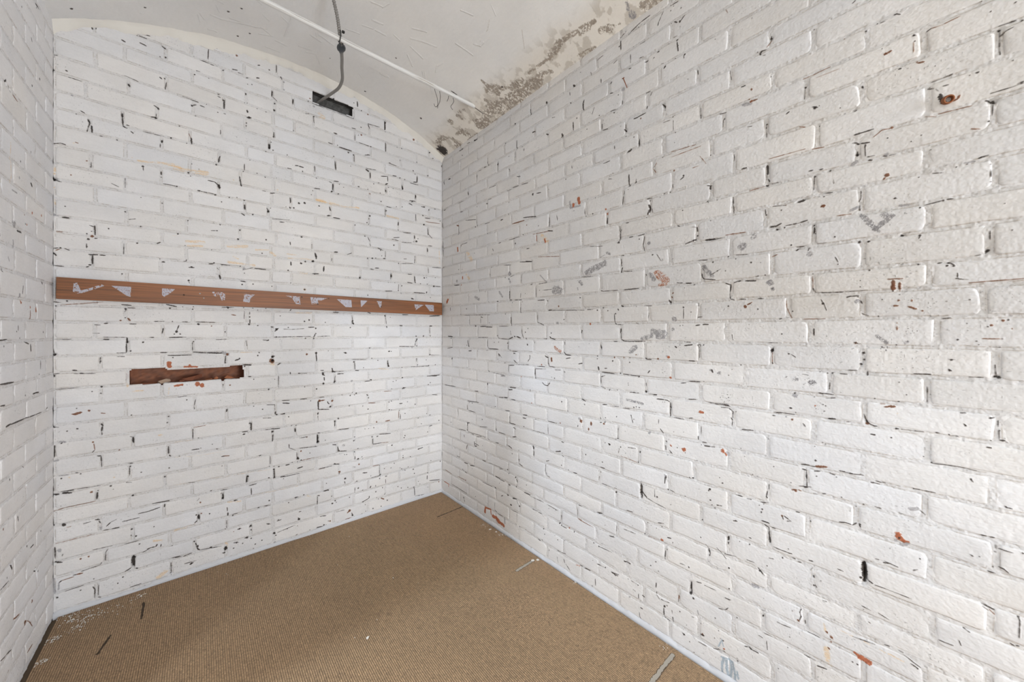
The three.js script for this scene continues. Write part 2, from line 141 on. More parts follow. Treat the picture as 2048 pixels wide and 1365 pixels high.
["d",3.1,549,362,561,362],["d",5.4,559,357,559,330],["d",9.2,559,334],["d",5.3,534,597],["b",3.8,558,556,585,552],["d",2.7,552,555,567,554],["d",4.4,723,523,715,521],
["d",3.3,437,614,465,613],["d",3.4,516,626],["d",3.3,471,616],["d",3.2,391,593],["d",3.8,555,505],["d",1.6,766,507,766,464],["d",3.7,762,451],["d",8.5,891,240],
["d",3.8,883,240,902,239],["d",6,932,243],["d",4,1006,217],["b",1.9,490,728,443,725],["d",2.2,424,453,448,448],["d",4.4,462,668],["d",5.1,418,866],["o",1.8,376,590,471,579],
["o",1.9,471,579,567,581],["o",1.8,376,665,440,663],["o",1.5,561,739,666,730],["o",1.4,376,455,418,453],["o",1.5,457,453,622,444],["o",2,622,444,766,435],["o",2.6,902,303,780,309],
["o",2.5,780,309,692,314],["b",2.7,1010,375,1046,375],["d",8.9,462,277,464,258],["d",5.9,454,283],["b",5.2,473,284],["d",3.3,457,253,448,245],["d",5.3,505,272],["b",6.7,469,341],
["d",2.6,457,353,465,363],["d",5.5,609,308],["d",3.1,603,310,619,307],["d",3.1,576,282,577,262],["d",4.6,579,254,579,238],["d",8.1,712,236],["d",4.7,600,231],
["d",2.7,603,238,619,237],["d",6.5,761,262],["d",4.6,854,221],["d",2.8,737,237,766,233],["d",3.1,1002,217,1003,164],["d",11.1,906,108],["d",4.3,902,118,909,103],
["d",3.4,906,151,917,151],["d",5.9,847,74],["d",5,804,139],["d",2.9,797,135,818,136],["d",5.7,757,132],["d",3.3,749,136,766,128],["d",9.6,676,146],["d",4.8,679,125],
["d",7.8,628,151],["d",3.1,619,151,637,150],["d",1.9,574,213,574,174],["d",3.1,567,173,570,170],["b",3.1,603,145],["d",9.9,785,69],["d",5,792,56],["d",4.9,727,52],["d",5.6,697,43],
["d",7.8,616,82],["d",3.1,603,85,625,80],["d",4.7,641,68],["d",7.9,660,91],["d",3.2,650,92,666,92],["d",5.6,679,81],["d",6.2,603,57],["d",13.8,570,68],["d",4.6,570,65,567,58],
["d",6.9,564,48],["d",3.1,555,51,564,49],["d",6.8,511,97],["d",3.7,459,112,468,99],["d",9.6,459,123],["d",3.7,451,141,454,129],["d",5.1,446,150],["d",4.4,457,116,462,103],
["d",2.2,471,100,552,87],["d",2.9,410,55,451,54],["d",9.5,435,46],["d",4.4,429,45,443,48],["d",3.3,464,16],["d",2.5,405,93,437,98],["d",1.8,376,98,402,96],["d",6,887,0,902,3],
["d",3.4,891,20,898,23],["g",10.7,787,17],["d",3.6,689,22],["g",14.9,485,-10],["g",7.4,462,-15,505,-11],["d",2.1,800,69,887,81],["d",3.4,898,72],["d",4.4,963,24],
["d",3.5,998,24,1042,22],["o",8.6,376,234,416,231],["o",2.9,416,238,451,240],["o",11.5,570,99,579,80],["o",8.7,947,233,967,223],["o",7.7,579,308,634,298],["o",1.5,457,164,513,162],
["d",6.6,1235,2689,1237,2657],["d",4.2,1214,2672],["d",4.8,1262,2643],["b",8.7,1302,2633],["d",9.9,1416,2633,1419,2621],["d",5.5,1417,2621,1417,2576],["d",4.5,1419,2562],
["d",4.3,1304,2574,1314,2548],["d",2.9,1306,2573,1379,2577],["d",6.6,1257,2531],["d",3.3,1201,2507,1225,2509],["d",5.4,1095,2438,1114,2438],["d",2.3,1219,2476,1221,2434],
["d",4.3,1241,2474],["b",9.5,1260,2482],["d",2.4,1246,2429,1325,2427],["d",4.3,1321,2428],["d",4,1421,2488,1423,2429],["d",4.6,1127,2361,1201,2360],["d",4.6,1116,2368],
["d",8.4,1181,2344],["d",7.5,1214,2340],["d",2.3,1216,2334,1216,2297],["d",3.8,1283,2360,1316,2371],["d",5.8,1304,2369],["d",7,1449,2358],["d",2.5,1439,2357,1496,2352],
["d",5.1,1522,2400],["d",7.3,1620,2355],["d",5.8,1634,2335],["d",7.5,1735,2354],["d",4.1,1103,2266,1107,2213],["d",5,1095,2292],["d",9.6,1288,2268,1309,2260],
["d",4.3,1318,2255,1319,2222],["d",3.7,1194,2261],["d",2.9,1292,2277,1354,2283],["d",4,1434,2264,1435,2229],["d",4.4,1389,2251,1429,2261],["d",5,1419,2205,1434,2214],
["d",4,1470,2279,1496,2281],["d",5.6,1522,2278],["d",5.7,1557,2277],["d",5.3,1651,2324,1650,2282],["d",4.7,1623,2276,1648,2281],["d",3.6,1595,2262,1659,2263],
["d",6.3,1091,2122,1090,2086],["d",3.6,1097,2140,1122,2143],["d",3.6,1068,2130,1084,2125],["d",5.5,1127,2128],["d",5.2,1241,2143],["d",5.3,1340,2187],["d",3.9,1374,2203],
["d",5.6,1535,2231,1543,2202],["d",5.3,999,2131],["d",3.6,1064,2367,1088,2366],["d",4.7,1648,2426],["d",5.1,1501,2485],["d",6.1,1535,2486],["b",13.6,1623,2578],["d",10.7,1717,2568],
["d",8.6,1750,2527],["d",6.5,1776,2493],["d",7.7,1853,2458],["d",2.6,991,2069,1015,2069],["o",35.5,1023,2517,1031,2511],["d",6.3,1088,2077,1080,2070],["d",6,1419,2205,1434,2214],
["d",5.2,1246,2144],["d",3.7,1152,2115],["d",5.8,1302,2141],["d",8.9,1419,2171,1424,2159],["d",4.5,1439,2188],["d",6.1,1538,2227,1543,2205],["d",4.5,1472,2190],["b",7.7,1316,2116],
["d",4.4,1384,2137],["d",5.5,1122,2067],["d",6.9,1389,2081],["d",7.4,1640,2188,1637,2163],["d",4.2,1592,2135,1637,2141],["d",8.3,1612,2135],["d",5.2,1587,2115,1612,2108],
["d",4,1429,2056,1459,2057],["d",5.1,1496,2070],["d",5.1,1538,2079],["d",9.6,1705,2116],["d",4.2,1682,2113,1711,2115],["d",6.5,1744,2103],["d",6.5,1795,2121],
["d",3.2,1640,2049,1641,2001],["d",8.5,1697,2053],["d",4.8,1711,2037,1753,2041],["b",3.2,1717,2011,1831,2018],["d",9.6,1705,1987],["d",2,1419,2037,1419,1987],["d",7,1424,2028],
["d",4,1414,1986],["d",4.1,1072,1976,1077,1952],["d",4.5,1076,1956],["d",5.4,1057,1917,1076,1922],["d",4.1,1093,1913,1131,1913],["d",6.2,1011,1966],["d",7.7,1316,1970],
["d",3.4,1309,1955,1309,1945],["d",6.7,1296,1921],["d",4.3,1308,1913],["d",5.6,1222,1891],["d",4.6,1511,1966,1509,1945],["d",5.1,1509,1912],["d",3.6,1546,1901,1603,1908],
["d",5.9,1732,1966,1738,1924],["d",2.7,1738,1924,1770,1897],["d",6.7,1283,1831],["d",3.4,1302,1828,1314,1801],["d",1.9,1314,1787,1321,1769],["d",3.5,1475,1852,1517,1862],
["d",3,1464,1842,1511,1838],["d",9.1,1477,1801],["d",4.7,1631,1895,1631,1874],["d",5.8,1656,1875],["d",13.7,1645,1855],["d",5.2,1623,1849],["d",2.6,1538,1830,1609,1839],
["d",3.8,1738,1838,1770,1840],["d",4.3,1732,1821,1733,1794],["d",3.9,1369,1766,1404,1754],["d",6.9,1386,1753],["d",3,1419,1749,1419,1709],["d",4.4,1404,1700,1419,1702],
["d",4.4,1394,1716],["d",5.8,1302,1689],["d",7.8,1333,1693],["d",5.9,1353,1696],["d",5.4,1097,1700,1118,1702],["d",6.4,1107,1702],["d",2.8,1174,1695,1201,1708],
["d",7,996,1666,997,1644],["d",1.8,1084,1660,1082,1642],["d",3.1,1634,1748,1631,1701],["d",6.3,1631,1701],["d",7.1,1511,1680],["d",2.6,1527,1680,1620,1694],
["d",2.6,1549,1716,1570,1719],["d",3.9,1321,1621,1340,1618],["d",4.4,1350,1629,1374,1631],["d",6.2,1039,1600,1037,1573],["d",3.5,991,1555,1011,1556],["d",11.4,1251,1556],
["d",10,1460,1599,1459,1579],["d",4.5,1457,1569],["d",4.1,1581,1612,1609,1614],["d",2.7,1738,1676,1741,1639],["d",9.6,1705,1598],["d",5.4,1723,1602],["d",5.5,1795,1609],
["d",3.1,1631,1601,1632,1580],["d",3.3,1770,1683,1844,1686],["d",2.8,1844,2042,1831,2037],["o",17.6,999,2001,1072,2001],["o",18,1072,1996,1157,1993],["o",9.2,1157,1997,1246,2006],
["o",14.9,1429,1994,1511,1991],["o",6.6,1828,1830,1831,1715],["o",6.6,1228,2009,1246,2003],["d",3.7,1632,1602,1634,1560],["d",5.2,1637,1558],["d",4.5,1439,1542],["d",4.5,1485,1544],
["d",3.6,1576,1555,1614,1551],["d",5.8,1676,1553],["d",5.9,1729,1555],["d",9.8,1786,1544],["d",3.3,1795,1544,1838,1545],["d",6.1,1535,1527],["d",2.5,1511,1534,1509,1491],
["d",5.6,1509,1491],["d",3.5,1419,1481,1464,1485],["d",4.7,1625,1486,1711,1486],["d",6.4,1726,1499,1723,1488],["g",10.2,1530,1474],["d",10.4,1612,1441],
["d",4.7,1603,1443,1623,1439],["d",5.8,1301,1445],["d",5.4,1755,1458],["d",9.9,1416,1313],["d",2.5,1419,1303,1426,1258],["d",5.5,1428,1243,1428,1233],["d",7.5,1207,1274],
["d",6.6,1207,1265,1214,1253],["d",1.9,1203,1311,1205,1279],["d",4,1047,1263],["d",6.5,1192,1232],["d",6.2,995,1226],["d",5.3,995,1195],["d",2.6,1003,1177,1072,1179],
["d",4,1452,1304],["d",4.1,1522,1247,1541,1247],["d",4.9,1750,1246,1770,1248],["d",2.7,1750,1236,1751,1192],["d",5.9,1755,1174],["d",8.5,1700,1174],["d",7.4,1642,1173],
["d",3.7,1651,1156,1640,1130],["d",3.7,1637,1125,1634,1104],["d",3.1,1517,1104,1631,1099],["d",5.1,1522,1103],["d",5.3,1648,1103],["d",4.2,1612,1091],["d",5.8,1316,1098],
["d",7,1449,1072,1439,1071],["d",5,1459,1071],["d",9.2,1163,1072],["d",3.7,1152,1075,1170,1070],["d",4,1064,1088],["d",10.6,997,1078],["d",4,997,1072,999,1032],["d",6.5,1753,1036],
["d",2.7,1758,1033,1831,1030],["d",5.3,1328,1029],["d",5.9,1367,1014],["d",1.9,1201,1029,1292,1022],["d",8.5,1216,1011],["d",3.3,1219,1006,1221,964],["d",3.5,1436,1009,1434,984],
["d",6,1439,979,1444,966],["d",3.7,1648,1014,1647,993],["d",4.8,1720,999],["d",7.5,1741,956],["d",4.7,1654,966],["d",6,1795,959],["d",2.6,1603,956,1741,953],["d",3.8,1274,971],
["d",5.1,1538,955],["d",6.3,1084,978],["d",4.1,1093,1326,1122,1327],["d",3.6,1538,1325,1581,1325],["d",3.8,1302,1333,1321,1327],["d",4.4,1831,1327,1753,1322],
["d",3.8,1223,957,1246,954],["d",5,1439,995,1441,967],["d",5.4,1086,978,1088,962],["d",10.9,1091,960],["d",5.4,1097,957,1105,955],["d",2.3,1088,960,1152,956],
["d",5.5,1116,942,1135,943],["d",3.2,1135,943,1152,942],["d",9.8,1035,951],["d",5.3,1035,944,1043,939],["d",4,1040,928,1041,910],["d",8.9,1037,890],["d",8.2,1101,900,1100,889],
["d",2.3,1103,932,1101,905],["d",6.2,999,861],["d",3.3,1283,881,1316,881],["d",8.7,1323,888],["g",12.2,1201,891],["d",5,1472,863],["d",4.6,1493,868],["d",7.2,1541,884],
["d",8.2,1549,812],["d",4.1,1538,807,1565,812],["d",6.5,1738,816],["d",6.5,1753,830],["d",3.8,1729,879,1831,879],["d",4.9,1770,877,1807,875],["d",4.5,1462,814],
["b",2.5,1462,799,1409,802],["d",4.3,1295,793,1304,786],["d",5.3,1306,771],["d",5.6,1192,799],["d",6.6,1230,808],["d",4.7,1205,816],["d",4.2,1219,800],["d",4.1,1144,808],
["d",2.7,1015,808,1039,808],["b",15.1,1015,788],["b",4.4,1015,788,1043,789],["d",4,1009,785,1009,736],["d",3.1,1009,736,1068,728],["d",4,1059,778,1064,764],["d",4.5,1068,764],
["d",10.8,1076,744],["b",10.9,1086,779],["d",7.1,1007,710],["d",6,1444,725],["d",5,1462,730],["b",3.4,1306,737,1350,732],["d",5.2,1269,722],["d",4.7,1187,734],["d",6.7,1302,697],
["d",4.6,1538,705,1517,705],["d",7.3,1634,685],["d",4.1,1576,710],["d",7,1446,673],["d",4.5,1462,670],["d",4.6,1517,657],["b",2.5,1514,650,1511,604],["d",3.1,1525,628,1524,597],
["d",5.4,1726,605],["d",6.5,1753,590],["d",6.2,1557,631],["d",5.3,1659,583],["d",5.3,1682,538],["d",6.6,1825,540],["d",3.3,1770,740,1813,732],["d",6.4,1122,663],["d",10,1101,648],
["d",4.1,1103,641,1101,618],["d",5.5,1131,593],["d",3.2,1122,594,1183,590],["b",8.8,1359,604],["b",6,1419,599,1449,601],["d",4.9,1340,568],["d",3.9,1306,569],["d",3.3,1283,571],
["d",4,1005,595,1017,593],["d",6.2,1005,582,1006,551],["d",13.3,1006,542],["d",4,1047,543],["d",4.1,1088,507,1109,502],["d",10.1,1124,461],["d",3.7,1118,488,1122,464],
["d",3.7,1127,458,1170,451],["k",13.8,1152,490],["d",4.7,1210,506,1219,507],["d",4.2,1219,529],["d",6.8,1330,509],["d",3.9,1335,496,1335,462],["d",3.4,1335,460,1389,458],
["b",2.5,1389,458,1439,453],["d",4.4,1359,506,1369,507],["d",3.4,1379,517,1454,510],["d",8.2,1557,476],["d",7.2,1551,462],["d",7,1464,427],["d",5.4,1732,470],["d",8.5,1662,359],
["d",3.7,1654,360,1694,363],["d",4.6,1543,384],["d",4.7,1239,451],["d",5.6,1219,434],["d",2.8,1221,405,1221,386],["d",10.4,1241,384],["d",4.2,1157,431],["d",4.6,1170,428],
["d",4.6,1543,338],["d",5.7,1598,318],["d",3.2,1747,508,1770,512],["o",6.9,1374,959,1439,950],["d",4.8,1264,392],["d",3.8,1269,379],["d",4.3,1239,452],["d",8.2,1101,385],
["d",3.6,1093,385,1127,376],["d",3.1,1015,376,1084,376],["b",8.5,1246,349],["d",4.2,1219,338],["d",3.7,1210,341],["b",11,1127,329],["d",4.1,1127,316],["d",4.3,1269,286,1297,281],
["d",6.7,1278,284],["d",10.2,1161,279],["d",3.2,1157,262,1161,247],["d",7.5,1232,242],["d",4.3,1321,254],["d",9.8,1384,242],["d",4.9,1374,240,1389,243],["d",2.9,1325,240,1374,237],
["d",2.5,1379,312,1379,251],["b",3.4,1335,315,1374,313],["d",5.4,1411,280],["d",5,1457,273],["d",5,1480,299],["d",6.1,1533,248],["d",4.1,1522,257],["d",4.6,1559,231],
["d",7.3,1620,223],["d",6.3,1628,192],["d",4.7,1581,250],["d",5.7,1598,318],["d",3.2,1654,359,1694,364],["d",7.2,1543,324],["d",8,1464,427],["d",4.3,1729,150,1728,123],
["d",5.4,1735,167],["d",6.6,1838,229],["d",4.9,1758,253],["b",7.7,1825,78],["d",3.8,1747,108,1831,93],["d",4,1416,226,1429,225],["d",2,1419,206,1420,176],["d",5.9,1379,221],
["d",4.8,1321,188,1316,175],["d",2.8,1221,207,1219,174],["d",7.6,1241,196],["d",4.8,1269,174],["d",4.3,1311,124,1309,110],["d",3.4,1309,110,1264,97],["d",6.7,1271,97],
["d",7.8,1354,140],["d",2.9,1352,185,1352,175],["d",5.9,1414,104],["d",4.4,1359,99],["b",6.9,1389,86,1409,74],["d",4.4,1371,86],["d",7,1431,60],["d",8.4,1625,93],
["d",3.7,1628,87,1631,34],["d",6.2,1578,106],["d",6.1,1506,132],["d",5.1,1530,115],["d",4.8,1659,126],["d",4.2,1671,104],["d",4.8,1735,63],["d",3.1,1637,27,1723,17],
["d",5.9,1399,154],["d",4.5,1053,278],["d",6.3,1064,233],["d",3.6,1039,233,1064,233],["d",4.5,1084,189],["d",5.6,1187,153],["d",4.4,1005,217,1015,214],["d",2.6,1005,210,1003,162],
["d",9,1086,145],["d",6.4,1103,156],["d",4.6,1109,145],["d",4.8,1285,75],["d",6.8,1335,34],["b",15.8,1187,67],["b",6.5,1174,57,1192,70],["d",10.3,1205,33],["d",4.2,1201,49,1207,28],
["b",9.3,1165,19,1214,12],["b",10.4,1239,13],["d",12.6,1321,10],["d",6.8,1321,5,1354,1],["b",8.1,1074,41],["d",4.5,1064,44],["d",8,1039,28],["d",4.5,1051,24],
["d",3.5,1003,27,1031,22],["d",4.4,1017,9],["d",4.3,1288,32],["d",3.8,1264,23],["d",2.3,1157,82,1109,83],["d",3.1,1019,86,1051,81],["d",5.9,1389,32],
];
const MARKS_RIGHT = [
["d",7.2,1272,2412,1279,2402],["d",10,1092,2413],["d",4.9,966,2437,971,2401],["d",8.5,840,2411],["d",2.9,1251,2387,1253,2370],["d",4.3,1254,2334],
["d",3.5,1339,2305,1335,2286,1335,2262],["d",3,1131,2315,1152,2309],["d",6.4,1295,2239],["d",5,1272,2230,1274,2190],["d",8.1,1199,2203,1206,2189],["d",3,1194,2187,1211,2194],
["d",5.6,984,2300,1001,2299],["d",4.6,1089,2248,1102,2241],["d",7,750,2332],["d",4.2,856,2307,855,2253],["d",5,917,2237,916,2225],["d",4.1,903,2253],["d",4.2,571,2310,577,2261],
["d",3.7,577,2261,590,2259],["d",4.3,528,2264,559,2260],["d",3.8,479,2261,504,2258],["d",4,676,2244,674,2191],["d",6.3,680,2245,672,2232],["d",5.2,784,2169,794,2151],
["d",4.3,784,2243],["d",2.5,840,2246,837,2200],["d",7.1,282,2433],["d",7.8,420,2482,454,2478],["d",2.9,1263,2022,1265,2007],["d",5.9,875,2094],["d",4.1,239,2482,287,2482],
["d",3,341,2493,377,2487],["d",8.6,95,2327,121,2323],["d",4.4,454,2241,456,2212],["d",6.6,26,2338,37,2307],["d",7.5,875,2095],["d",2.5,856,2099,887,2090],
["d",4.2,583,2116,658,2111],["d",6.4,636,2113,654,2113],["d",3.3,894,2043,948,2034],["d",2.6,767,2043,811,2041],["d",2.6,817,2047,869,2044],["d",12,989,1959],
["d",3.2,1018,1955,1051,1951],["d",5.4,1105,1951],["d",4.4,1225,1966],["d",3.6,220,2116,296,2113],["d",4,350,2161,352,2140],["d",7.7,26,2116,53,2114],["d",4.1,254,2047,287,2042],
["d",4.8,463,2048],["d",4.8,458,2030],["d",3.7,575,2044,613,2040],["d",3.7,559,2024,571,2021],["d",4.3,784,1971],["d",3,323,1972,446,1948],["d",4.8,454,1946,456,1902],
["d",5.3,708,1882,729,1883],["d",5.2,777,1902],["d",2.8,544,1897,598,1896],["b",4.3,814,1836,918,1833],["d",4.1,912,1849,1012,1833],["d",3.4,1110,1804,1111,1754],
["d",2.2,1164,1802,1169,1775],["d",4.7,230,1952,232,1890],["b",7.3,211,1962,230,1955],["d",5.8,437,1902],["d",7.5,571,1830],["d",4.5,650,1821],["b",5.7,939,1802],
["d",4.7,1032,1777],["d",5,906,1755],["d",3.6,687,1748,708,1747],["d",3.5,784,1748,869,1750],["d",8.5,843,1717],["d",5.1,258,1802,273,1815],["d",3.1,273,1815,341,1815],
["r",13.5,220,1801,225,1777],["r",9.3,1078,1695,1081,1679],["r",4,1015,1727,1017,1699],["r",15.9,1306,1845,1306,1827],["r",12.5,1272,1829,1272,1820],["g",10.8,1251,1846,1254,1816],
["g",9,1254,1816,1313,1811],["d",2.9,1277,1796],["d",5.5,15,1884,26,1772],["d",5.5,10,2023,15,1989],["d",4.9,429,1728],["d",4.6,621,1692],["d",3.2,628,1723,636,1708],
["d",3.3,936,1669,960,1669],["d",3.3,881,1604,978,1591],["d",4.9,942,1597,972,1594],["d",5.5,613,1609],["d",2.6,736,1605,804,1598],["d",4.6,1131,1749],["b",2.4,989,1740,1131,1730],
["d",3.8,1100,1737,1136,1727],["b",2.4,1029,1610,1182,1589],["o",35.1,341,1747,394,1689],["o",23.5,1057,1719,1100,1679],["d",8.8,21,1686],["d",6.2,235,1644],["d",6.1,282,1640],
["d",5.5,613,1610],["d",3.6,680,1613],["d",4.1,930,1601,978,1592],["d",3.7,598,1567,602,1548],["d",5.3,750,1530],["d",2.6,797,1528,830,1535],["d",5,900,1529],
["d",1.7,894,1527,894,1486],["d",5.3,171,1539,239,1535],["d",4.8,479,1485,483,1470],["d",4.7,552,1461],["d",3.9,787,1445,789,1393],["d",3.5,787,1393,804,1392],
["d",2.5,837,1389,894,1387],["d",4,1011,1450,1012,1394],["d",2.8,1035,1463,1095,1465],["d",4.1,966,1466,978,1467],["d",3.9,1040,1429],["d",1.6,1062,1427,1131,1425],
["d",3.3,927,1420],["d",2.5,891,1424,887,1399],["d",4.6,583,1395],["d",3.6,665,1392,680,1392],["d",4.3,817,1376],["d",4.1,903,1374],["d",3.2,1026,1375,1078,1374],
["d",3.8,1097,1369],["d",4.2,1315,1369],["b",8.2,1177,1335],["d",4.8,121,1381,123,1359],["d",8,337,1362],["d",7.2,258,1325],["d",2.5,305,1319,598,1312],["d",5.3,753,1311],
["d",2.9,884,1345,886,1315],["d",4.2,891,1313],["d",3.8,1100,1318,1126,1318],["d",1.9,1126,1317,1339,1308],["d",4.5,368,1286,373,1252],["d",3.8,500,1302,524,1297],
["d",2.9,500,1293,500,1259],["d",4.9,429,1246,446,1241],["d",4.3,495,1239,552,1240],["d",4.7,552,1237,621,1234],["d",4.3,801,1293,802,1254],["d",3.4,804,1254,811,1241],
["d",2.2,687,1239,777,1238],["d",3.6,1021,1294,1023,1270],["d",2.8,1023,1258,1073,1240],["d",4.6,594,1262],["d",4.9,948,1223],["d",5.8,927,1203],["d",2.9,897,1223,900,1194],
["d",3.3,900,1194,912,1170],["d",7.4,930,1167],["d",4.1,669,1184,687,1164],["d",3.1,687,1164,777,1161],["d",3.9,777,1161,817,1173],["d",6.9,814,1173],["d",4.3,830,1179,843,1177],
["d",5.9,853,1178,884,1170],["d",2.2,797,1211,804,1185],["d",2.9,471,1168,575,1170],["d",6.5,90,1172,151,1170],["d",6.4,131,1159],["d",3.1,1068,1168,1095,1169],
["d",5.3,1116,1180,1126,1172],["d",5.3,1126,1172,1149,1166],["d",5.3,1126,1199],["d",3.5,1324,1214,1324,1207],["d",4.5,346,1147,359,1102],["d",6,337,1112],["d",4,377,1155],
["d",3.3,571,1151,573,1109],["d",4.7,573,1109,590,1098],["d",4.2,590,1098,680,1098],["d",5.5,643,1140],["d",4.5,687,1142],["d",6.1,771,1138],["d",2.6,777,1133,776,1100],
["d",9,945,1133],["d",4.8,998,1146],["d",3.7,1213,1152,1216,1141],["d",2.9,1221,1163],["d",3.2,79,1082,151,1093],["d",4.5,359,1075,394,1077],["d",5.8,463,1077],["d",4.7,567,1086],
["d",6,794,1097],["d",5.1,830,1079],["d",2.6,817,1091,856,1092],["d",3.7,1187,1096],["d",2.9,1221,1092,1254,1090],["d",2.8,1306,1133],["d",3.2,966,1069,963,1053],
["d",4.6,1081,1079,1100,1068],["d",4.5,687,1072,708,1056],["g",7.1,715,1052],["d",3.7,1211,1267],["r",18.4,74,1424,90,1439],["r",11.2,285,1587,285,1574],["r",8.2,268,1532],
["k",37.7,1152,1418,1182,1415],["g",5.5,1046,1509,1089,1469],["k",21.6,791,1548],["k",10.8,784,1519,797,1496],["k",13.4,694,1448,722,1419],["k",19.5,437,1435,479,1418],
["k",14.1,1313,1446,1326,1431],["g",5,1299,1419,1302,1408],["g",15,1167,1250],["k",20.8,211,1566],["s",15.1,1152,1124,1187,1107],["b",11.4,1126,1066],["o",25.1,332,1599,368,1565],
["d",4.3,141,1019,141,1005],["d",4.5,687,1071,694,1055],["d",4.5,680,1037],["d",3.4,827,1082,843,1078],["d",3.8,830,1041,856,1022],["d",3.6,963,1076,966,1066],
["d",3.2,960,1053,948,1040],["d",5.3,743,1018],["d",3.9,784,1007,833,1011],["d",2.1,850,1015,954,1022],["d",3.9,1084,1076,1097,1071],["d",3.5,1100,1071,1102,1038],
["d",3.5,1102,1038,1110,1025],["d",3.1,1110,1025,1152,1023],["b",10.7,1126,1070,1129,1051],["d",2.8,1023,1019,1078,1020],["r",7.8,1054,1029],["d",3.3,1211,1104,1230,1089],
["d",2.6,1230,1089,1258,1089],["d",3.3,1225,1072,1254,1077],["d",3.2,1304,1050,1326,1055],["d",5,341,962],["d",4.2,579,959,594,955],["d",1.8,621,951,736,945],
["d",3.6,708,938,750,941],["d",3,781,1006,779,969],["d",3.6,1004,1004,1001,980],["d",4,1001,980,1007,950],["d",2,1007,1004,1089,1010],["d",2.3,1152,1010,1192,1011],
["d",2.9,1211,1005,1221,1004],["d",3,1129,970],["d",5.3,1149,966],["r",5.8,891,949],["d",3.1,1060,936,1078,924],["d",3.5,1078,924,1105,921],["d",4.6,1105,927,1116,940],
["d",3.9,454,886],["d",4.7,567,881,571,863],["d",3.8,37,808,191,812],["d",5.3,141,811,171,812],["d",3.9,429,810,471,814],["d",5.2,777,862,817,867],["d",3.9,791,877,843,879],
["d",3.2,966,887,969,876],["d",5.4,650,808],["d",3.1,687,804,771,814],["d",5.3,736,809,767,813],["d",4.3,804,808,843,809],["d",3.5,341,731,479,742],["d",5.9,403,726],
["d",5,368,725],["r",5.6,978,814],["d",6.6,1199,853],["d",3,1201,842],["d",2.5,1235,815,1237,808],["d",5.4,654,743],["d",2.5,341,706,343,672],["d",3.5,350,670,437,670],
["d",3.1,220,662,230,606],["d",3.5,750,734,791,737],["d",5,906,735,942,739],["d",4.1,906,719,933,720],["d",4,1007,729],["d",7,341,581,343,536],["d",11,343,531],
["d",4,332,579,368,587],["d",6.6,516,638],["d",2.2,791,711,791,672],["d",3.9,784,666,843,669],["d",2.7,1100,736,1162,737],["b",5.9,1187,743],["d",2.4,487,585,575,600],
["d",4.5,659,610,658,594],["d",2.7,687,591,750,592],["d",5.8,915,671],["d",3.4,824,648,843,641],["d",2.3,1102,720,1104,670],["d",3.9,817,591,850,598],["d",2,986,663,1078,668],
["d",6.4,131,546],["d",3.1,239,518,323,525],["d",2.5,350,523,559,532],["d",4.9,394,517,412,516],["d",4.7,544,528],["d",4.6,305,493,310,479],["d",2.8,575,524,598,524],
["d",3.6,658,520,687,524],["d",2.9,454,511,512,526],["d",5.9,429,476,433,448],["d",5.8,433,445,454,446],["d",3.4,437,463,479,459],["d",3.1,764,534,767,526],
["d",4.8,777,532,811,523],["d",4.8,986,582,990,561],["d",3,1196,651,1211,649],["b",14,1317,783,1322,773],["g",14.1,1311,788],["d",3.5,1302,755,1299,747],["d",2.8,1328,753],
["d",2.4,1326,882,1339,877],["d",8,992,546,995,523],["d",4.5,341,431,332,399],["d",4.2,146,364],["d",3.8,520,469],["d",6,814,492],["d",4.2,872,526],["d",5,869,473,872,457],
["d",3.4,856,450],["d",3.4,875,451,906,444],["d",3.8,1157,592,1192,600],["d",5.9,1187,601],["d",3.7,1201,594],["d",2.6,1199,584,1209,577],["d",3.1,1089,524,1110,532],
["d",1.9,1084,504,1083,461],["d",3.5,1083,461,1095,449],["d",2.7,1095,449,1116,446],["d",6.1,771,386],["d",5.2,784,368],["d",7.6,846,363],["d",8.4,856,341],["d",6.8,846,308],
["d",3.4,850,354,859,344],["d",4.4,1196,531],["d",3.6,1242,522],["d",3.6,1272,517,1295,520],["d",6.1,287,248],["d",3.6,287,245,332,233],["d",3.9,403,286],["d",3.1,211,322,249,322],
["d",4.1,305,301,341,301],["d",3.5,377,301,429,308],["d",3.8,512,372,552,374],["d",2.3,590,377,722,380],["d",2.7,694,368,729,378],["d",4.5,650,310,694,307],
["d",3.1,694,307,743,305],["d",5.5,632,309],["d",5.2,777,299],["d",3.9,777,301,797,301],["d",5,636,242,658,235],["d",3.5,750,318],["d",3.6,694,281],["d",2.4,520,232,621,237],
["b",9.1,323,183],["b",3.1,220,179,323,183],["b",4.4,48,176,141,171],["d",2.7,151,100,341,98],["d",3.6,984,375],["d",4.9,936,348],["d",3.7,918,301,966,301],
["d",2.4,966,296,1068,300],["d",1.9,1095,298,1172,293],["g",7.5,1157,291],["d",4.4,764,237,777,233],["d",4.7,817,232,850,237],["d",4.4,715,210,729,219],["d",5.9,875,206],
["d",1.7,850,235,881,204],["d",6.9,797,189,811,189],["d",3.1,1108,280],["o",2.2,1211,429,1209,377],["d",2.8,1295,373],["d",2.5,1304,371,1326,372],["d",1.4,1297,358,1299,305],
["b",2.8,1299,304,1339,300],["d",7.1,296,60,305,53],["d",4.1,305,48,314,31],["d",4.9,442,113],["d",4.2,536,169],["d",1.8,650,147,650,101],["d",3.2,650,101,672,96],
["d",3.1,680,90,729,91],["d",1.7,856,161,856,107],["d",3.4,804,161],["d",2.1,811,161,862,164],["d",2.8,984,232,1023,233],["d",2,1029,231,1057,232],["d",5.1,846,92],["d",5,875,89],
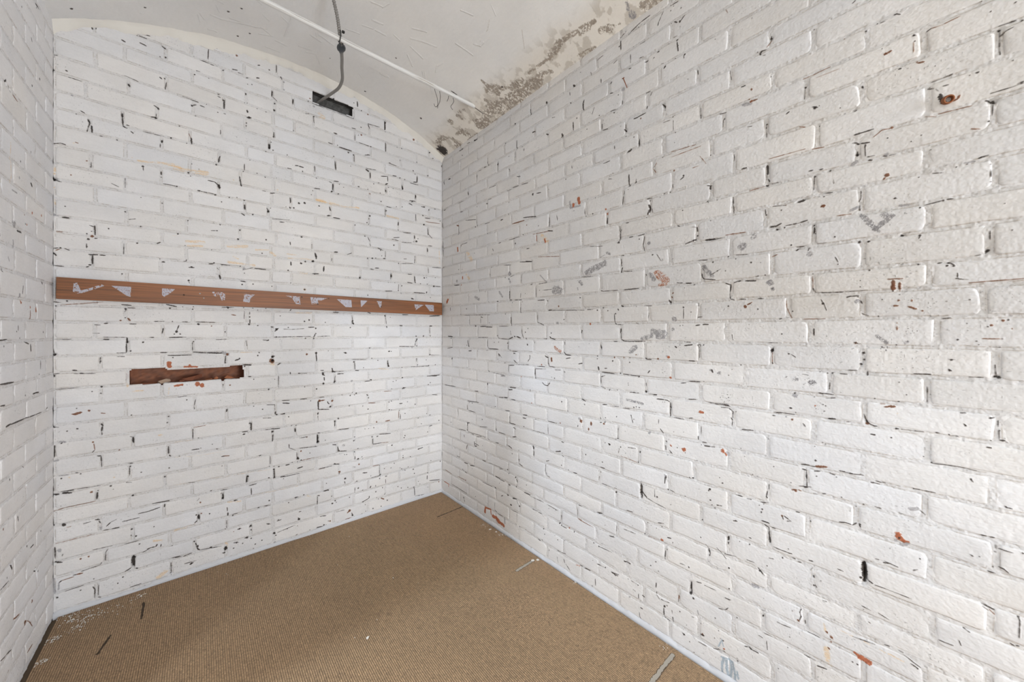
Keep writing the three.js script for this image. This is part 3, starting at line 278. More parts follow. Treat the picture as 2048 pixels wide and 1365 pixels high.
["d",4.1,930,95],["d",3.9,1068,158],["d",5.2,1196,228],["d",5.2,1182,232],["d",2.2,1201,227,1230,227],["d",4.3,1277,229],["d",3.9,1078,134],["d",3,1152,157],
["d",3,1194,279,1195,257],["r",15.9,552,78,548,49],["r",9.4,559,81,606,89],["r",7.4,606,89,613,60],["r",18.3,628,56,672,55],["r",27,672,51,694,42],["r",17.8,701,44,736,39],
["r",5.5,37,85,100,83],["r",5.4,100,83,100,67],["r",8,1247,236],["g",9.7,743,88,747,58],["g",9.6,479,8,504,8],["d",4.4,1552,219,1561,220],["d",2.5,1561,220,1582,221],
["d",2.9,1693,285],["d",2.7,1674,261],["d",2.6,1705,253],["d",2.8,1572,153],["d",3.7,1618,151],["d",3.9,1499,142,1511,135],["d",2.3,1488,141,1529,147],["d",5.3,1458,145],
["d",2.7,1402,65,1404,36],["g",8.9,1385,23],["d",1.7,1410,140,1454,143],["d",2.7,1389,144],["d",2.8,1343,85,1373,88],["d",3.3,1211,65,1218,50],["d",2.9,1225,47,1253,28],
["d",2.2,1166,55,1174,29],["d",2.2,1166,89,1215,93],["d",3.7,1218,94],["d",3.9,1072,159],["d",4.7,1078,134],["d",3,1151,157],["d",4.5,1171,145],["d",3,1196,162],
["d",2.9,1211,161,1220,158],["d",3.2,1028,85,1045,84],["d",2.7,1059,98,1062,92],["d",4.6,1110,63],["s",4.3,1290,75,1312,79],["d",2.5,1784,2467,1753,2471],["d",4.4,1796,2433],
["d",2.5,1767,2460],["d",3.4,1756,2449],["d",2.3,1726,2466,1707,2436],["d",2.9,1707,2436,1704,2425],["d",3,1646,2468],["d",3,1620,2473],["d",2.7,1671,2488,1629,2486],
["d",2.1,1629,2486,1586,2477],["d",2.5,1586,2477,1572,2470],["d",2.9,1533,2482,1554,2487],["d",4.4,1536,2467,1537,2428],["d",4.5,1529,2446],["g",6.3,1561,2491],
["d",3.4,1770,2398,1781,2387],["d",5.6,1790,2388,1792,2380],["d",3.3,1792,2383,1809,2397],["d",3.4,1758,2398],["d",2.8,1792,2364],["d",2,1781,2337,1764,2339],["d",6.2,1781,2320],
["d",3.9,1781,2312,1785,2276],["d",4.5,1784,2296],["d",2.3,1748,2326],["d",4.1,1702,2319,1710,2320],["d",2.9,1684,2305,1690,2306],["d",6.1,1809,2248],["d",1.7,1806,2244,1807,2235],
["d",2.8,1773,2255],["d",4.6,1735,2248,1729,2240],["d",2,1717,2265,1726,2263],["d",2.7,1626,2398,1649,2395],["d",2.8,1596,2406],["d",2.8,1584,2379,1584,2345],
["d",2.1,1623,2340,1643,2337],["d",3,1649,2311,1663,2309],["d",2.8,1575,2323,1586,2321],["d",3.1,1377,2417,1381,2401],["d",3.3,1434,2356,1434,2339],["d",3.9,1492,2312,1485,2306],
["d",2.9,1481,2266,1496,2262],["d",4.5,1524,2238],["d",2.4,1652,2182,1671,2181],["d",2.1,1679,2174,1673,2161],["d",2.2,1822,2149],["d",2.4,1856,2164,1858,2148],["d",3.1,1916,2240],
["d",3.5,1317,2450],["d",2.4,1846,2324],["d",1.9,1500,2389,1518,2395],["d",1.7,1410,2453,1446,2456],["g",15.8,1547,2252],["d",3.1,1339,2305,1331,2293],["d",3.8,1331,2293,1335,2262],
["d",2.8,1544,2204,1544,2188],["d",2,1398,2244,1386,2216],["d",4.5,1504,2170],["d",2.9,1520,2179],["d",2,1485,2185,1515,2181],["d",4,1426,2193],["d",3,1659,2126,1657,2116],
["d",4,1723,2103,1732,2090],["d",5.7,1732,2093,1735,2084],["d",2.6,1732,2075],["d",3.7,1598,2101,1616,2099],["d",3.4,1616,2100,1652,2102],["b",5.5,1631,2089],["d",4.5,1764,2035],
["d",2.3,1771,2038],["d",1.7,1726,2029,1753,2027],["d",2.4,1867,2021,1867,1983],["d",1.7,1766,2020,1766,1981],["d",3.4,1774,1971],["d",3.6,1944,1947],["d",2,1942,1945,1940,1920],
["d",1.8,1930,1969,1951,1966],["d",3.3,1438,2149,1438,2126],["d",2.3,1442,2119,1469,2115],["d",2.5,1536,2096],["d",2.2,1561,2095,1560,2074],["d",3.8,1554,2075,1565,2061],
["d",5.6,1563,2066],["d",4.1,1356,2159],["d",2.8,1561,2043],["d",4.3,1599,2024],["d",4.3,1622,2008,1621,1978],["d",3.2,1505,2023,1506,2010],["d",5.6,1565,1971,1586,1979],
["d",2.3,1770,1933],["d",2.6,1446,1966,1481,1967],["d",3.5,1722,1894],["d",3.7,1900,1837],["b",1.3,1864,1846,1885,1812],["b",2.1,1684,1865,1699,1880],["b",2.1,1684,1862,1696,1842],
["b",6.8,1768,1826],["d",5.5,1805,1795],["d",2.5,1792,1783,1806,1790],["d",3.1,1589,1893],["d",4.7,1576,1874,1577,1830],["d",3.1,1572,1827,1582,1825],["d",2.4,1610,1845,1608,1830],
["d",3.1,1604,1829,1611,1832],["d",2.3,1764,1775,1763,1760],["d",2.4,1889,1731,1904,1726],["d",3.7,1898,1726,1899,1715],["d",4,1753,1748],["d",3.5,1729,1749],["d",2.6,1496,1907],
["d",2,1473,1888,1492,1882],["d",2.5,1572,1811],["b",1.7,1758,1902,1849,1895],["b",1.7,1756,1881,1867,1882],["b",1.6,1838,1812,1859,1813],["d",3.8,1554,1810,1551,1798],
["d",2.2,1549,1789,1544,1756],["d",3,1657,1748,1679,1746],["d",5.3,1670,1737],["d",5.1,1667,1720,1671,1704,1662,1684],["d",2.4,1679,1702,1682,1686],["d",2.3,1714,1738],
["d",3.4,1402,1824],["d",4.7,1889,1674],["d",2.6,1893,1669],["d",2.3,1922,1670],["d",3.3,1802,1664],["r",7.9,1460,1757],["r",9.2,1468,1734],["d",3.9,1466,1718,1464,1692],
["d",4.8,1386,1755],["d",3.5,1348,1752],["d",1.7,1341,1786,1343,1757],["d",2.7,1655,1673],["d",2.8,1561,1671,1575,1670],["d",2.7,1681,1643],["d",2.9,1531,1664,1531,1641],
["d",6.3,1538,1645],["d",3.8,1533,1641,1531,1600],["d",6.4,1526,1596],["d",2.6,1518,1595,1531,1591],["d",2.8,1575,1607,1593,1607],["d",2.7,1616,1605,1646,1607],["d",4.3,1623,1590],
["d",2.7,1652,1607],["d",2.4,1836,1594,1851,1590],["d",3.2,1853,1590,1855,1573],["d",3.8,1854,1558],["d",2.2,1811,1536,1838,1542],["d",4.3,1838,1542,1849,1545],
["d",4.2,1882,1537,1914,1535],["d",1.3,1914,1533,1947,1534],["d",2.1,1646,1596,1641,1567,1646,1539],["d",3.1,1900,1603],["d",2.5,1781,1611,1790,1607],["d",2.9,1536,1536,1551,1534],
["d",2.8,1581,1535],["d",5.3,1682,1516],["d",2.9,1538,1521,1539,1491],["d",4.4,1540,1491],["d",3.5,1542,1483,1536,1463],["d",1.9,1547,1467,1589,1462],["d",2.1,1856,1467,1889,1464],
["d",2.3,1764,1487],["d",4.7,1909,1453],["d",3,1956,1465],["d",2.1,1652,1442,1655,1436],["d",2.5,1780,1393,1801,1390],["d",3.3,1814,1388,1834,1386],["d",2.5,1788,1383],
["d",2.2,1809,1371],["d",3.8,1843,1379],["d",3.2,1870,1416,1872,1403],["d",2.9,1872,1403,1879,1396],["d",2.4,1879,1396,1916,1390],["d",3.6,1923,1420],["d",1.6,1899,1407,1935,1426],
["d",2.5,1949,1417],["d",1.8,1949,1375,1960,1369],["d",1.8,1322,1468,1390,1462],["d",1.5,1699,1516,1717,1487],["d",2.7,1438,1403],["d",1.7,1373,1604,1442,1594],
["g",3,1426,1543,1454,1552],["s",26.3,1702,1436,1738,1409],["s",11.6,1711,1392,1735,1392],["k",17.8,1674,1437,1687,1418],["k",27.6,1356,1485,1450,1513],["k",14.9,1665,1566],
["k",9.8,1466,1560,1481,1551],["k",15.9,1877,1439,1904,1404],["k",8.7,1723,1489],["d",3,1434,1393,1446,1389],["d",2,1446,1389,1522,1387],["d",3.2,1551,1386,1620,1386],
["d",3.5,1313,1370],["b",4,1761,1354,1767,1356],["b",4,1758,1342,1761,1337],["d",5.1,1750,1329,1756,1317],["g",5.1,1756,1313],["d",4.4,1536,1319,1547,1314],["d",3.1,1610,1311],
["d",1.8,1646,1312,1678,1311],["d",5.5,1805,1298],["d",1.7,1806,1292,1805,1256],["d",2.4,1859,1311,1859,1299],["d",3.3,1833,1279],["d",2.4,1884,1288],["d",2.1,1856,1259,1872,1260],
["d",4.6,1444,1314],["d",5.4,1414,1305],["d",3.9,1471,1300],["d",2.4,1356,1310,1390,1309],["d",3.8,1522,1306,1526,1299],["d",5.1,1511,1285],["d",2.9,1505,1284,1508,1245],
["d",2.9,1508,1243,1515,1239],["d",2.2,1515,1238,1547,1236],["r",8.9,1373,1242],["d",1.5,1667,1284,1663,1260],["d",2.8,1608,1243,1620,1238],["d",3.2,1849,1229,1864,1231],
["d",3.2,1874,1232,1893,1232],["d",2.8,1792,1229],["d",2.2,1802,1230],["d",3.2,1324,1213,1322,1199],["d",3.5,1535,1219,1534,1200],["d",2.2,1536,1200,1537,1175],
["d",3.8,1538,1172,1551,1166],["d",2.5,1551,1166,1586,1165],["d",2.8,1586,1165,1649,1167],["d",2.3,1500,1163,1518,1163],["d",4,1430,1146,1436,1125],["d",3.1,1367,1150],
["d",2.5,1809,1168],["d",1.6,1814,1167,1830,1167],["d",3.9,1773,1150,1780,1145],["g",5.6,1791,1156],["d",3.3,1809,1154,1838,1158],["d",3.7,1877,1158],["d",1.6,1855,1158,1867,1159],
["d",1.9,1856,1156,1862,1148],["d",1.9,1867,1157,1862,1148],["d",1.6,1863,1145,1862,1110],["d",2.5,1791,1136],["r",9.7,1748,1107],["g",6.9,1741,1111],["b",7.6,1705,1098],
["d",3.6,1649,1098,1655,1094],["d",2.7,1655,1093,1678,1094],["b",4.9,1610,1110],["d",4.7,1414,1094],["d",4,1414,1082],["b",5.8,1504,1093],["b",4.4,1551,1095],["d",3.1,1579,1095],
["d",5.8,1496,1077],["d",3.7,1579,1076],["d",2.7,1825,1098,1846,1098],["d",6.7,1420,1046,1423,1031],["d",3.7,1438,1022,1500,1021],["d",5.1,1531,1025],["d",2.5,1547,1023,1623,1021],
["d",3.7,1620,1018],["d",3.6,1662,1038,1670,1048],["d",2.7,1432,1000,1454,1008],["d",2.3,1432,996,1433,970],["r",6.8,1754,1028],["g",6.8,1899,1069],["d",4.7,1904,1071,1908,1061],
["d",2,1937,1080],["d",2.5,1958,1056],["d",4.2,1322,1054],["d",2.6,1454,1041,1466,1042],["k",26.5,1684,1207,1726,1195],["k",18.1,1639,1179,1678,1189],["k",14.6,1702,1183,1729,1184],
["k",21.7,1586,1123,1606,1142],["k",19.7,1770,1254],["K",31.6,1732,1051],["k",11.3,1764,1215],["k",12.9,1928,1060],["d",3,1433,957,1458,949],["d",5.2,1477,946],["d",3.2,1519,951],
["d",2.5,1572,987],["d",2.8,1573,979],["d",2.5,1579,949,1620,951],["d",3.7,1599,951],["d",1.8,1654,998,1655,983],["d",7.8,1652,960],["d",2.1,1662,952,1699,954],
["d",2.9,1684,952,1699,954],["d",3,1822,1021,1864,1023],["d",2.7,1877,1026],["d",1.9,1795,1011,1814,1014],["d",3.5,1322,885,1343,876],["d",3.1,1339,863,1343,859],
["d",3,1442,876,1466,879],["d",1.6,1492,877,1526,879],["d",1.9,1547,877,1579,878],["d",4.9,1599,888],["d",4.3,1623,891],["d",3.1,1610,892],["d",3.2,1699,938,1729,939],
["d",2.3,1729,939,1744,938],["d",2.9,1744,938,1751,933],["d",3.4,1755,932,1754,878],["d",4.5,1754,912],["d",2.6,1723,929],["d",2.6,1732,930],["d",2.5,1822,954,1849,957],
["d",2.6,1892,952,1960,950],["d",3.1,1928,953,1958,952],["d",1.5,1935,942,1960,943],["d",2.5,1767,876,1806,876],["d",2.5,1825,883,1839,887],["r",8.5,1864,914,1874,913],
["d",4.3,1585,852],["d",2.8,1586,851,1594,822],["d",3.7,1598,838],["d",3.8,1515,834],["d",4,1458,819],["d",2.3,1430,817,1431,807],["b",10.9,1379,784,1379,770],
["b",6.2,1365,754,1365,743],["d",3,1428,792,1438,794],["b",7.9,1450,790],["d",4,1454,797],["d",1.7,1708,858,1707,840],["d",2.9,1714,822,1726,807],["d",2.1,1858,824,1858,811],
["d",1.3,1868,861,1868,834],["d",1.6,1522,786,1521,744],["d",4.5,1520,739],["d",3,1456,706],["d",4.6,1473,707,1483,703],["d",6.5,1479,703],["d",5.1,1535,706],
["d",1.9,1529,698,1524,677],["d",2.5,1572,713,1606,717],["d",4.2,1629,710,1623,703],["d",4.3,1618,662],["d",2.4,1620,671,1619,662],["b",1.3,1536,668,1613,660],
["d",2.6,1735,760,1736,743],["d",5.2,1737,776],["d",2.3,1747,787],["d",4,1756,738],["d",2,1750,746,1761,735],["g",4,1743,725],["r",7.4,1756,765],["d",2.5,1781,763],
["r",13.8,1806,762],["d",2.8,1811,751],["r",12.8,1940,790],["r",5.1,1948,784,1951,779],["g",15.2,1956,785],["d",2.4,1872,806,1887,806],["d",3.2,1879,794,1899,796],
["d",2.4,1869,795],["d",2.1,1902,796,1914,797],["d",2.7,1849,732,1856,733],["d",4.1,1688,661],["d",2.7,1430,590,1454,590],["d",4.6,1442,615],["d",2.7,1402,596],["d",4,1432,567],
["d",4.8,1348,625],["g",5.7,1732,644,1737,628],["d",3.4,1737,643,1738,633],["d",2.2,1805,828],["d",2.3,1768,821],["k",11.9,1668,797],["K",38.1,1949,976],["k",9.4,1565,916,1639,909],
["d",2,1426,546,1422,525],["d",2,1438,517,1485,517],["d",2.9,1504,518,1515,519],["d",5.8,1511,501],["d",6.1,1629,576,1631,554],["d",10.3,1631,554,1634,525],
["d",4.2,1636,547,1657,528],["d",7.3,1633,521],["d",2.1,1659,527,1696,519],["d",1.5,1696,519,1735,514],["d",1.8,1690,574,1691,547],["d",3.5,1691,546],["d",5.8,1701,547],
["d",2.9,1734,637,1732,611],["g",6.3,1737,638],["d",4,1745,591],["d",1.7,1753,592,1770,589],["d",2.6,1756,536],["d",2.5,1811,588],["d",4.3,1839,665],["d",3.3,1828,664],
["d",6.8,1897,643],["d",3.7,1894,637],["d",4.1,1939,678],["d",3.1,1930,694],["d",4.7,1900,605],["d",3.1,1905,590],["d",3.1,1921,595,1937,598],["d",2.3,1911,581,1917,582],
["d",2.3,1920,564],["d",3.7,1872,522],["d",2.7,1867,458],["d",4,1957,498,1956,485],["d",2.3,1957,478],["d",2.5,1565,443,1593,446],["d",2.6,1705,446,1729,452],["d",3.6,1660,428],
["d",3.5,1720,436],["d",2.4,1676,423],["d",2.3,1698,421],["d",2.8,1593,389],["d",4,1410,373,1438,379],["d",2.2,1515,355,1514,332],["d",3,1456,335],["d",2.9,1477,297,1504,301],
["d",1.9,1551,357,1606,360],["d",4.8,1646,376],["d",3.6,1665,375],["b",1.8,1668,375,1708,375],["r",10.4,1720,384],["d",3.4,1743,404,1757,406],["d",2.5,1764,393],["d",4.1,1394,227],
["d",4.7,1422,224],["d",1.7,1418,224,1492,228],["d",2.7,1438,243],["d",2.9,1734,347,1733,314],["d",3.4,1741,356],["d",3.5,1696,286],["d",1.8,1884,440,1894,429],
["d",3.7,1893,428,1898,412],["d",2.6,1898,412,1897,404],["g",5.2,1894,383],["d",4.4,1825,328],["d",1.7,1792,327,1811,329],["d",2.5,1947,435],["d",1.5,1921,445,1951,419],
["d",3.5,1959,392],["d",2.8,1558,222,1582,223],["d",4.4,1554,220],["d",4.5,1489,140,1504,141],["d",3,1673,260],["d",2.9,1707,253],["d",2,1414,139,1434,139],
["d",3.1,1339,84,1373,89],["d",2.5,1313,85,1330,86],["b",2.1,1313,301,1390,299],["d",3.2,1697,202,1696,184],["d",2.6,1699,168,1699,159],["d",1.5,1699,157,1711,146],
["d",2.6,1717,149,1729,149],["d",2.3,1729,149,1750,153],["d",5.4,1832,273,1833,236],["d",7.1,1830,233],["d",6,1841,221],["d",2.2,1851,288,1869,292],["d",1.3,1879,290,1918,292],
["b",3.9,1787,202,1787,188],["d",1.7,1786,188,1787,177],["d",8.6,1732,129],["d",3.5,1729,121,1729,92],["d",4,1741,137],["d",1.7,1729,87,1753,84],["d",1.4,1761,131,1762,118],
["d",1.7,1764,108,1765,88],["d",4,1764,102],["d",3.9,1791,143],["d",3,1624,42,1626,25],["d",2.4,1626,25,1634,15],["d",3.6,1629,65,1639,65],["d",2.8,1596,121,1606,119],
["d",2.4,1620,116,1620,97],["d",2.8,1575,79,1582,80],["d",3,1636,119,1647,116],["d",3.7,1618,151],["d",1.5,1586,153,1620,152],["g",3.2,1856,184,1858,172],["d",3.6,1916,193],
["d",2.7,1836,150,1843,152],["d",2.7,1816,107],["d",6.1,1806,67],["d",2.5,1801,69,1811,67],["d",4.8,1867,105,1879,108],["b",8,1874,109],["d",2.6,1914,122],["d",6.2,1926,87],
["d",1.6,1909,81,1926,87],["d",4.1,1942,131],["g",3.6,1933,132],["r",6.1,1944,103],["d",2.6,1942,97,1948,93],["g",2.2,1838,82,1845,75],["d",1.6,1859,73,1889,75],["d",2.5,1828,53],
["d",3.3,1830,11],["d",2.7,1843,23],["d",2.6,1927,156],["d",2.4,1867,143],["d",2.3,1947,283,1962,283],["d",1.5,1926,233,1949,241],["d",1.8,1949,242,1958,254],["d",2.3,1960,322],
["d",2.6,1489,141,1504,139],["d",2.3,1504,139,1522,140],["d",5.1,2081,2142],["d",2.8,2082,2148,2080,2135],["d",3.3,2049,2111,2055,2117],["d",2.1,2055,2117,2068,2114],
["d",3.8,2051,2109],["d",2.4,2044,2120],["d",2.1,2059,2100,2065,2098],["b",0.9,2083,2134,2069,2121],["d",3,1963,2104,1963,2093],["d",1.3,1964,2093,1967,2071],
["d",3,1997,2030,2009,2029],["b",6.3,2027,2007],["d",4,2167,1943],["d",1.5,2167,1943,2165,1907],["d",4,2291,1879],["d",3.2,2292,1877],["d",3.2,2298,2028],["d",2,2188,2103],
["b",1.7,2254,2035],["d",1.6,2278,2127,2271,2123],["b",1.1,2162,1969,2224,1973],["b",1.3,2193,1956,2243,1955],["d",2.1,2081,2020],["b",3.4,2020,1978],["b",2,1949,2324,1956,2307],
["b",3.9,2022,1968,2043,1967],["r",7.3,2026,1968],["g",9.8,2003,1967,2024,1962],["d",3.2,2121,1882,2128,1886],["d",7.4,2190,1868],["d",2.6,2183,1875,2196,1867],["d",1.9,2200,1870],
["g",4.1,2255,1822],["d",4.5,2277,1821],["d",1.9,2246,1842],["d",4.2,2069,1873],["d",2.4,2068,1870,2068,1860],["d",0.9,2068,1856,2069,1832],["d",1.5,2015,1888,2028,1885],
["d",2.9,2274,1754,2291,1754],["d",2.4,2291,1754,2313,1754],["d",2.5,2271,1733,2280,1730],["d",3.3,2280,1728,2284,1724],["d",2.8,2288,1725,2305,1721],["d",2.4,2297,1719,2296,1711],
["d",1.2,2296,1711,2297,1687],["d",4.9,2280,1697],["d",2.4,2281,1705,2280,1695],["g",8.2,2271,1672,2278,1679],["d",2.2,2301,1683,2315,1682],["d",2.4,2303,1674,2310,1672],
["d",3.4,1998,1753,2013,1753],["d",4.7,2070,1742,2071,1713],["d",1.6,2070,1714,2069,1695],["d",2.1,2073,1696,2077,1686],["d",5.6,2070,1676],["d",2,1976,1810,1976,1790],
["d",2,2176,1686,2185,1686],["d",2.2,2200,1682,2208,1682],["d",3.8,2224,1672],["d",3.5,2189,1666],["d",1.3,2188,1664,2187,1627],["d",1.5,2232,1643,2232,1632],
["b",1.5,2020,1674,2065,1675],["d",1.6,2083,1677,2100,1677],["d",2.2,2200,1811],["b",2,2167,1822,2153,1829],["b",1.2,2075,1759,2167,1756],["b",1.7,2183,1750,2210,1746],
["d",2.3,1973,1666,1974,1609],["d",3,1973,1651],["d",2.4,2288,1594,2288,1575],["d",1.4,2288,1575,2284,1566],["d",2.4,2285,1556,2286,1541],["d",1.9,2210,1610,2229,1608],
["d",2.6,2210,1601],["d",6.7,2150,1601,2166,1603],["b",8.6,2208,1574],["b",3.4,2203,1572,2213,1575],["d",2.8,2108,1587],["b",2.7,2119,1600],["d",1.9,2065,1600,2067,1581],
["d",3.3,2068,1582],["d",3.7,2079,1541,2094,1540],["d",3.2,2094,1540,2108,1546],["d",5.1,2096,1529],["d",2.3,2096,1528,2104,1528],["d",3.7,2116,1531],["d",1.8,2119,1536,2135,1537],
["d",2.3,2137,1537,2150,1537],["d",2.7,2150,1537,2172,1541],["d",2,2155,1531],["d",4.3,2187,1522],["d",3.9,2188,1515,2187,1499],["d",2.2,2190,1497],["d",3.4,2234,1478],
["d",3.6,2133,1473],["d",5.4,2147,1456],["d",1.6,2146,1465,2164,1464],["g",6.6,2177,1456],["d",2,2176,1456,2174,1449],["d",1.7,2196,1466,2216,1465],["b",1.7,2238,1538,2268,1536],
["g",8.1,2285,1454],["d",4.5,2285,1454],["d",4.8,2303,1452],["d",4.4,2026,1435],["d",2.1,2053,1431],["d",3,1981,1454],["d",3.5,1957,1466],["d",1.5,1981,1467,2015,1464],
["d",2.4,2039,1387,2047,1388],["d",2.8,2065,1389],["d",3.5,1985,1377,1994,1377],["d",2.3,1974,1373,1985,1377],["d",2.8,1965,1368,1964,1352],["d",1.8,1949,1373,1965,1368],
["d",3.9,2009,1376,2039,1373],["d",3,2185,1378],["b",1.3,2184,1372,2185,1332],["d",3.2,2305,1373],["d",2.1,2241,1399],["d",1,2235,1420,2241,1405],["d",2.8,2085,1342],
["d",2.5,1951,1525],["d",1.6,2287,1347],["d",1.8,2287,1330],["d",1.4,2085,1605,2119,1600],["b",2.5,1949,1541,2009,1539],["b",1.9,2083,1445,2098,1450],["k",12.1,2291,1524,2314,1487],
["g",6.9,2284,1552,2268,1546],["k",24.6,1998,1494],["k",19.3,2034,1519],["k",13.1,2176,1438],["k",18.7,2077,1363],["d",2.8,1965,1368,1962,1335],["d",3,1962,1335,1964,1320],
["d",2.3,1964,1319,1976,1314],["d",2.2,1990,1316,2011,1315],["d",2.4,2045,1315,2061,1313],["d",3,2185,1335,2191,1323],["d",1.5,2191,1322,2219,1320],["d",2.1,2219,1320,2252,1319],
["d",1.2,2257,1319,2301,1320],["b",8.3,2009,1290],["b",3.4,2015,1296,2028,1303],["d",3.3,2045,1280],["d",4.5,1958,1294],["b",1.4,2121,1302,2121,1282,2134,1249],["d",5.1,2208,1289],
["d",1.3,2203,1301,2209,1289],["d",1.1,2210,1288,2216,1268],["d",2.5,2259,1303,2268,1306],["d",1.8,2268,1305,2284,1306],["d",2.8,2282,1303],["d",2.7,2136,1269],
["d",2.3,2103,1246,2109,1248],["b",1.1,2160,1244,2213,1244],["g",4.1,2132,1238],["d",1.8,2290,1257,2294,1254],["d",1.6,2294,1254,2303,1250],["d",2.2,2020,1230],
["d",3,2187,1215,2187,1196],["d",2.8,2109,1199],["d",2.6,2216,1193],["d",3,1972,1179],["d",1.3,1969,1197,1971,1179],["b",4.9,2278,1175],["d",1.6,2274,1177,2282,1174],
["d",1.2,2073,1171,2098,1171],["d",8.4,2083,1148],["d",3.7,2085,1153,2081,1141],["b",0.9,2084,1141,2084,1104],["d",1.9,2084,1109,2085,1104],["d",3.6,2127,1138],
["d",1.6,2132,1137,2144,1128],["d",4.8,2293,1148],["d",2,2291,1142,2294,1152],["d",4.4,2294,1130],["d",4.8,2288,1117],["d",3.8,2228,1087],["d",1.7,2245,1087,2260,1086],
["d",2.6,2201,1088],["d",2.6,2218,1086],["d",1.2,2262,1098,2280,1099],["d",2.4,2301,1097,2301,1087],["d",2.5,1996,1094],["d",2,2123,1068,2119,1064],["d",1.8,2160,1078,2174,1076],
["d",2,2288,1291,2291,1283],["d",2.3,1959,1056],["d",2.3,1969,1077],["K",26.4,2173,1059],["k",13.5,2143,1061],["k",11.7,2085,1342],["k",12.2,2280,1290],["g",2,1951,956,1963,948],
["d",2.3,1960,942,1973,932],["d",2.5,1972,932,1971,912],["d",2.3,1966,911,1971,902],["d",2,1971,899,1969,884],["d",2.2,1981,934],["d",2.2,1998,877,2032,881],["d",3.6,2141,1018],
["g",13.5,2142,1011],["d",2.6,2188,1013],["d",2.6,2198,1026,2208,1025],["d",1.7,2208,1026,2231,1025],["d",1.9,2214,1012,2234,1016],["d",2.1,2247,1034],["r",3,2190,987],
["d",2.1,2208,993],["d",2.1,2214,990],["d",4.1,2132,971],["d",2,2128,971,2135,971],["d",2.3,2088,949,2109,952],["d",1.4,2109,952,2141,952],["d",2.3,2085,940,2092,940],
["g",4.6,2119,942],["b",4.5,2135,936],["d",2.2,2144,959],["g",4.4,2164,924],["d",3.1,2162,929,2167,921],["d",3.8,2223,955],["d",3.4,2219,954,2235,956],["d",1.6,2294,980,2298,963],
["d",3.6,2298,965,2301,957],["b",7.2,2301,956],["d",1.6,2303,956,2315,951],["d",2.4,2307,928,2315,928],["d",1.2,2259,952,2268,954],["d",2.8,2073,862],["d",3,2207,882],
["d",2.1,2213,879],["d",2,2189,866],["d",2.2,1996,813],["d",2.2,2007,789],["d",2.3,2088,778],["d",2.7,2157,804,2176,807],["d",1.8,2176,806,2190,806],["d",4.3,2191,825],
["b",5.6,2191,807,2216,813],["d",2.2,2160,791,2171,790],["d",2.4,2170,789,2170,763],["d",2.2,2188,793,2201,796],["d",3,2224,797],["d",1.7,2226,796,2234,795],["d",1.9,2237,790],
["d",2.1,2243,810,2271,810],["d",1.7,2257,809,2271,809],["d",1.4,2271,809,2293,812],["d",1.6,2287,813],["d",2.2,2193,779],["d",2.2,2030,735],["g",4.3,2043,732],
["d",0.8,2223,1059,2222,1042],["d",1.9,2222,1041],["K",30.9,2167,1049],["k",17.4,2183,1055],["K",22.8,1956,977],["K",30.1,2201,981],["d",2.6,2170,777,2171,740],
["d",2.2,2164,737,2172,739],["d",1.1,2152,737,2181,743],["d",2.2,2194,780],["d",2.4,2308,797,2314,798],["d",1.8,2132,741],["b",6.7,2143,720],["b",3.6,2134,719,2146,723],
["b",2.2,2150,725,2157,723],["d",2,2185,725,2195,726],["d",2.1,2206,732,2214,734],["d",2.9,2248,736],["d",1.2,2075,718,2075,701],["d",2.1,2071,693,2068,675],
["d",2.8,2068,675,2071,672],["d",2.7,1981,651,2000,652],["d",2.2,2013,650,2026,651],["d",1.9,2053,652,2075,658],["d",3.8,2057,631],["d",4.3,2055,621],["d",2.4,2049,641],
["d",2.4,2061,649],["d",2,2144,655,2153,656],["b",5.5,2110,630],["d",2.1,2110,633,2113,620],["d",2.1,2115,632,2130,624],["d",2.7,2123,619,2133,623],["d",3.5,2179,640],
["d",2.1,2243,664,2257,668],["d",1.9,2257,668,2268,667],["d",2,2271,666,2279,675],["d",4,2286,674],["d",2,2285,672,2287,667],["d",2.8,2293,732],["d",2,2278,721],["d",4,1981,563],
["d",2.3,1973,561,1986,564],["d",2.9,2055,594,2077,593],["d",2.8,2063,584,2075,579],["d",2.8,2075,579,2076,547],["d",4.7,2076,547,2077,531],["d",1.6,2083,582,2092,583],
["d",1.9,2087,523,2104,522],["d",1.4,2104,522,2128,522],["d",1.8,2126,521,2135,523],["d",2.3,2126,534],["d",4,1957,498,1957,488],["d",2.3,1958,480,1957,473],
["d",2.2,2020,524,2026,523],["d",3.4,2021,500],["d",2,1992,498],["d",2.6,2075,481,2087,484],["d",3.7,2111,499],["d",1.4,2134,510,2143,511],["d",1.8,2150,505,2157,506],
["d",2.2,2176,523,2185,524],["d",3.5,1960,392],["d",2.2,2045,436,2059,421],["d",4.8,2050,427],["d",2.2,2188,511],["d",1.7,2185,505,2179,495],["d",1.7,2240,529,2252,528],
["d",1.5,1947,434,1981,441],["d",1.2,2013,446,2034,447],["d",10,2294,570,2295,540],["d",3.3,2070,454],["d",10,2295,554,2295,530],["d",6,2295,530,2294,519],["d",5.2,2288,529],
["d",2.8,2298,530,2311,525],["d",2.1,2053,426,2063,419],["d",3.9,2186,478],["d",2.6,2203,475],["d",3,2187,453],["d",1.7,2190,456,2194,451],["d",1.9,2207,420,2216,421],
["d",2.3,1949,282,1965,285],["d",2.4,2055,303,2063,304],["d",4.3,2059,285],["d",3,1984,235],["d",2.8,2097,291,2104,291],["d",1.6,2104,290,2132,293],["d",3.5,1960,321],
["d",1.9,2061,344],["d",2.7,2136,348],["b",5.8,2150,327],["d",1.8,2157,365,2154,354,2157,343,2153,329],["d",1.3,2166,337,2167,327],["d",2.3,2129,264],["b",5.1,2216,333],
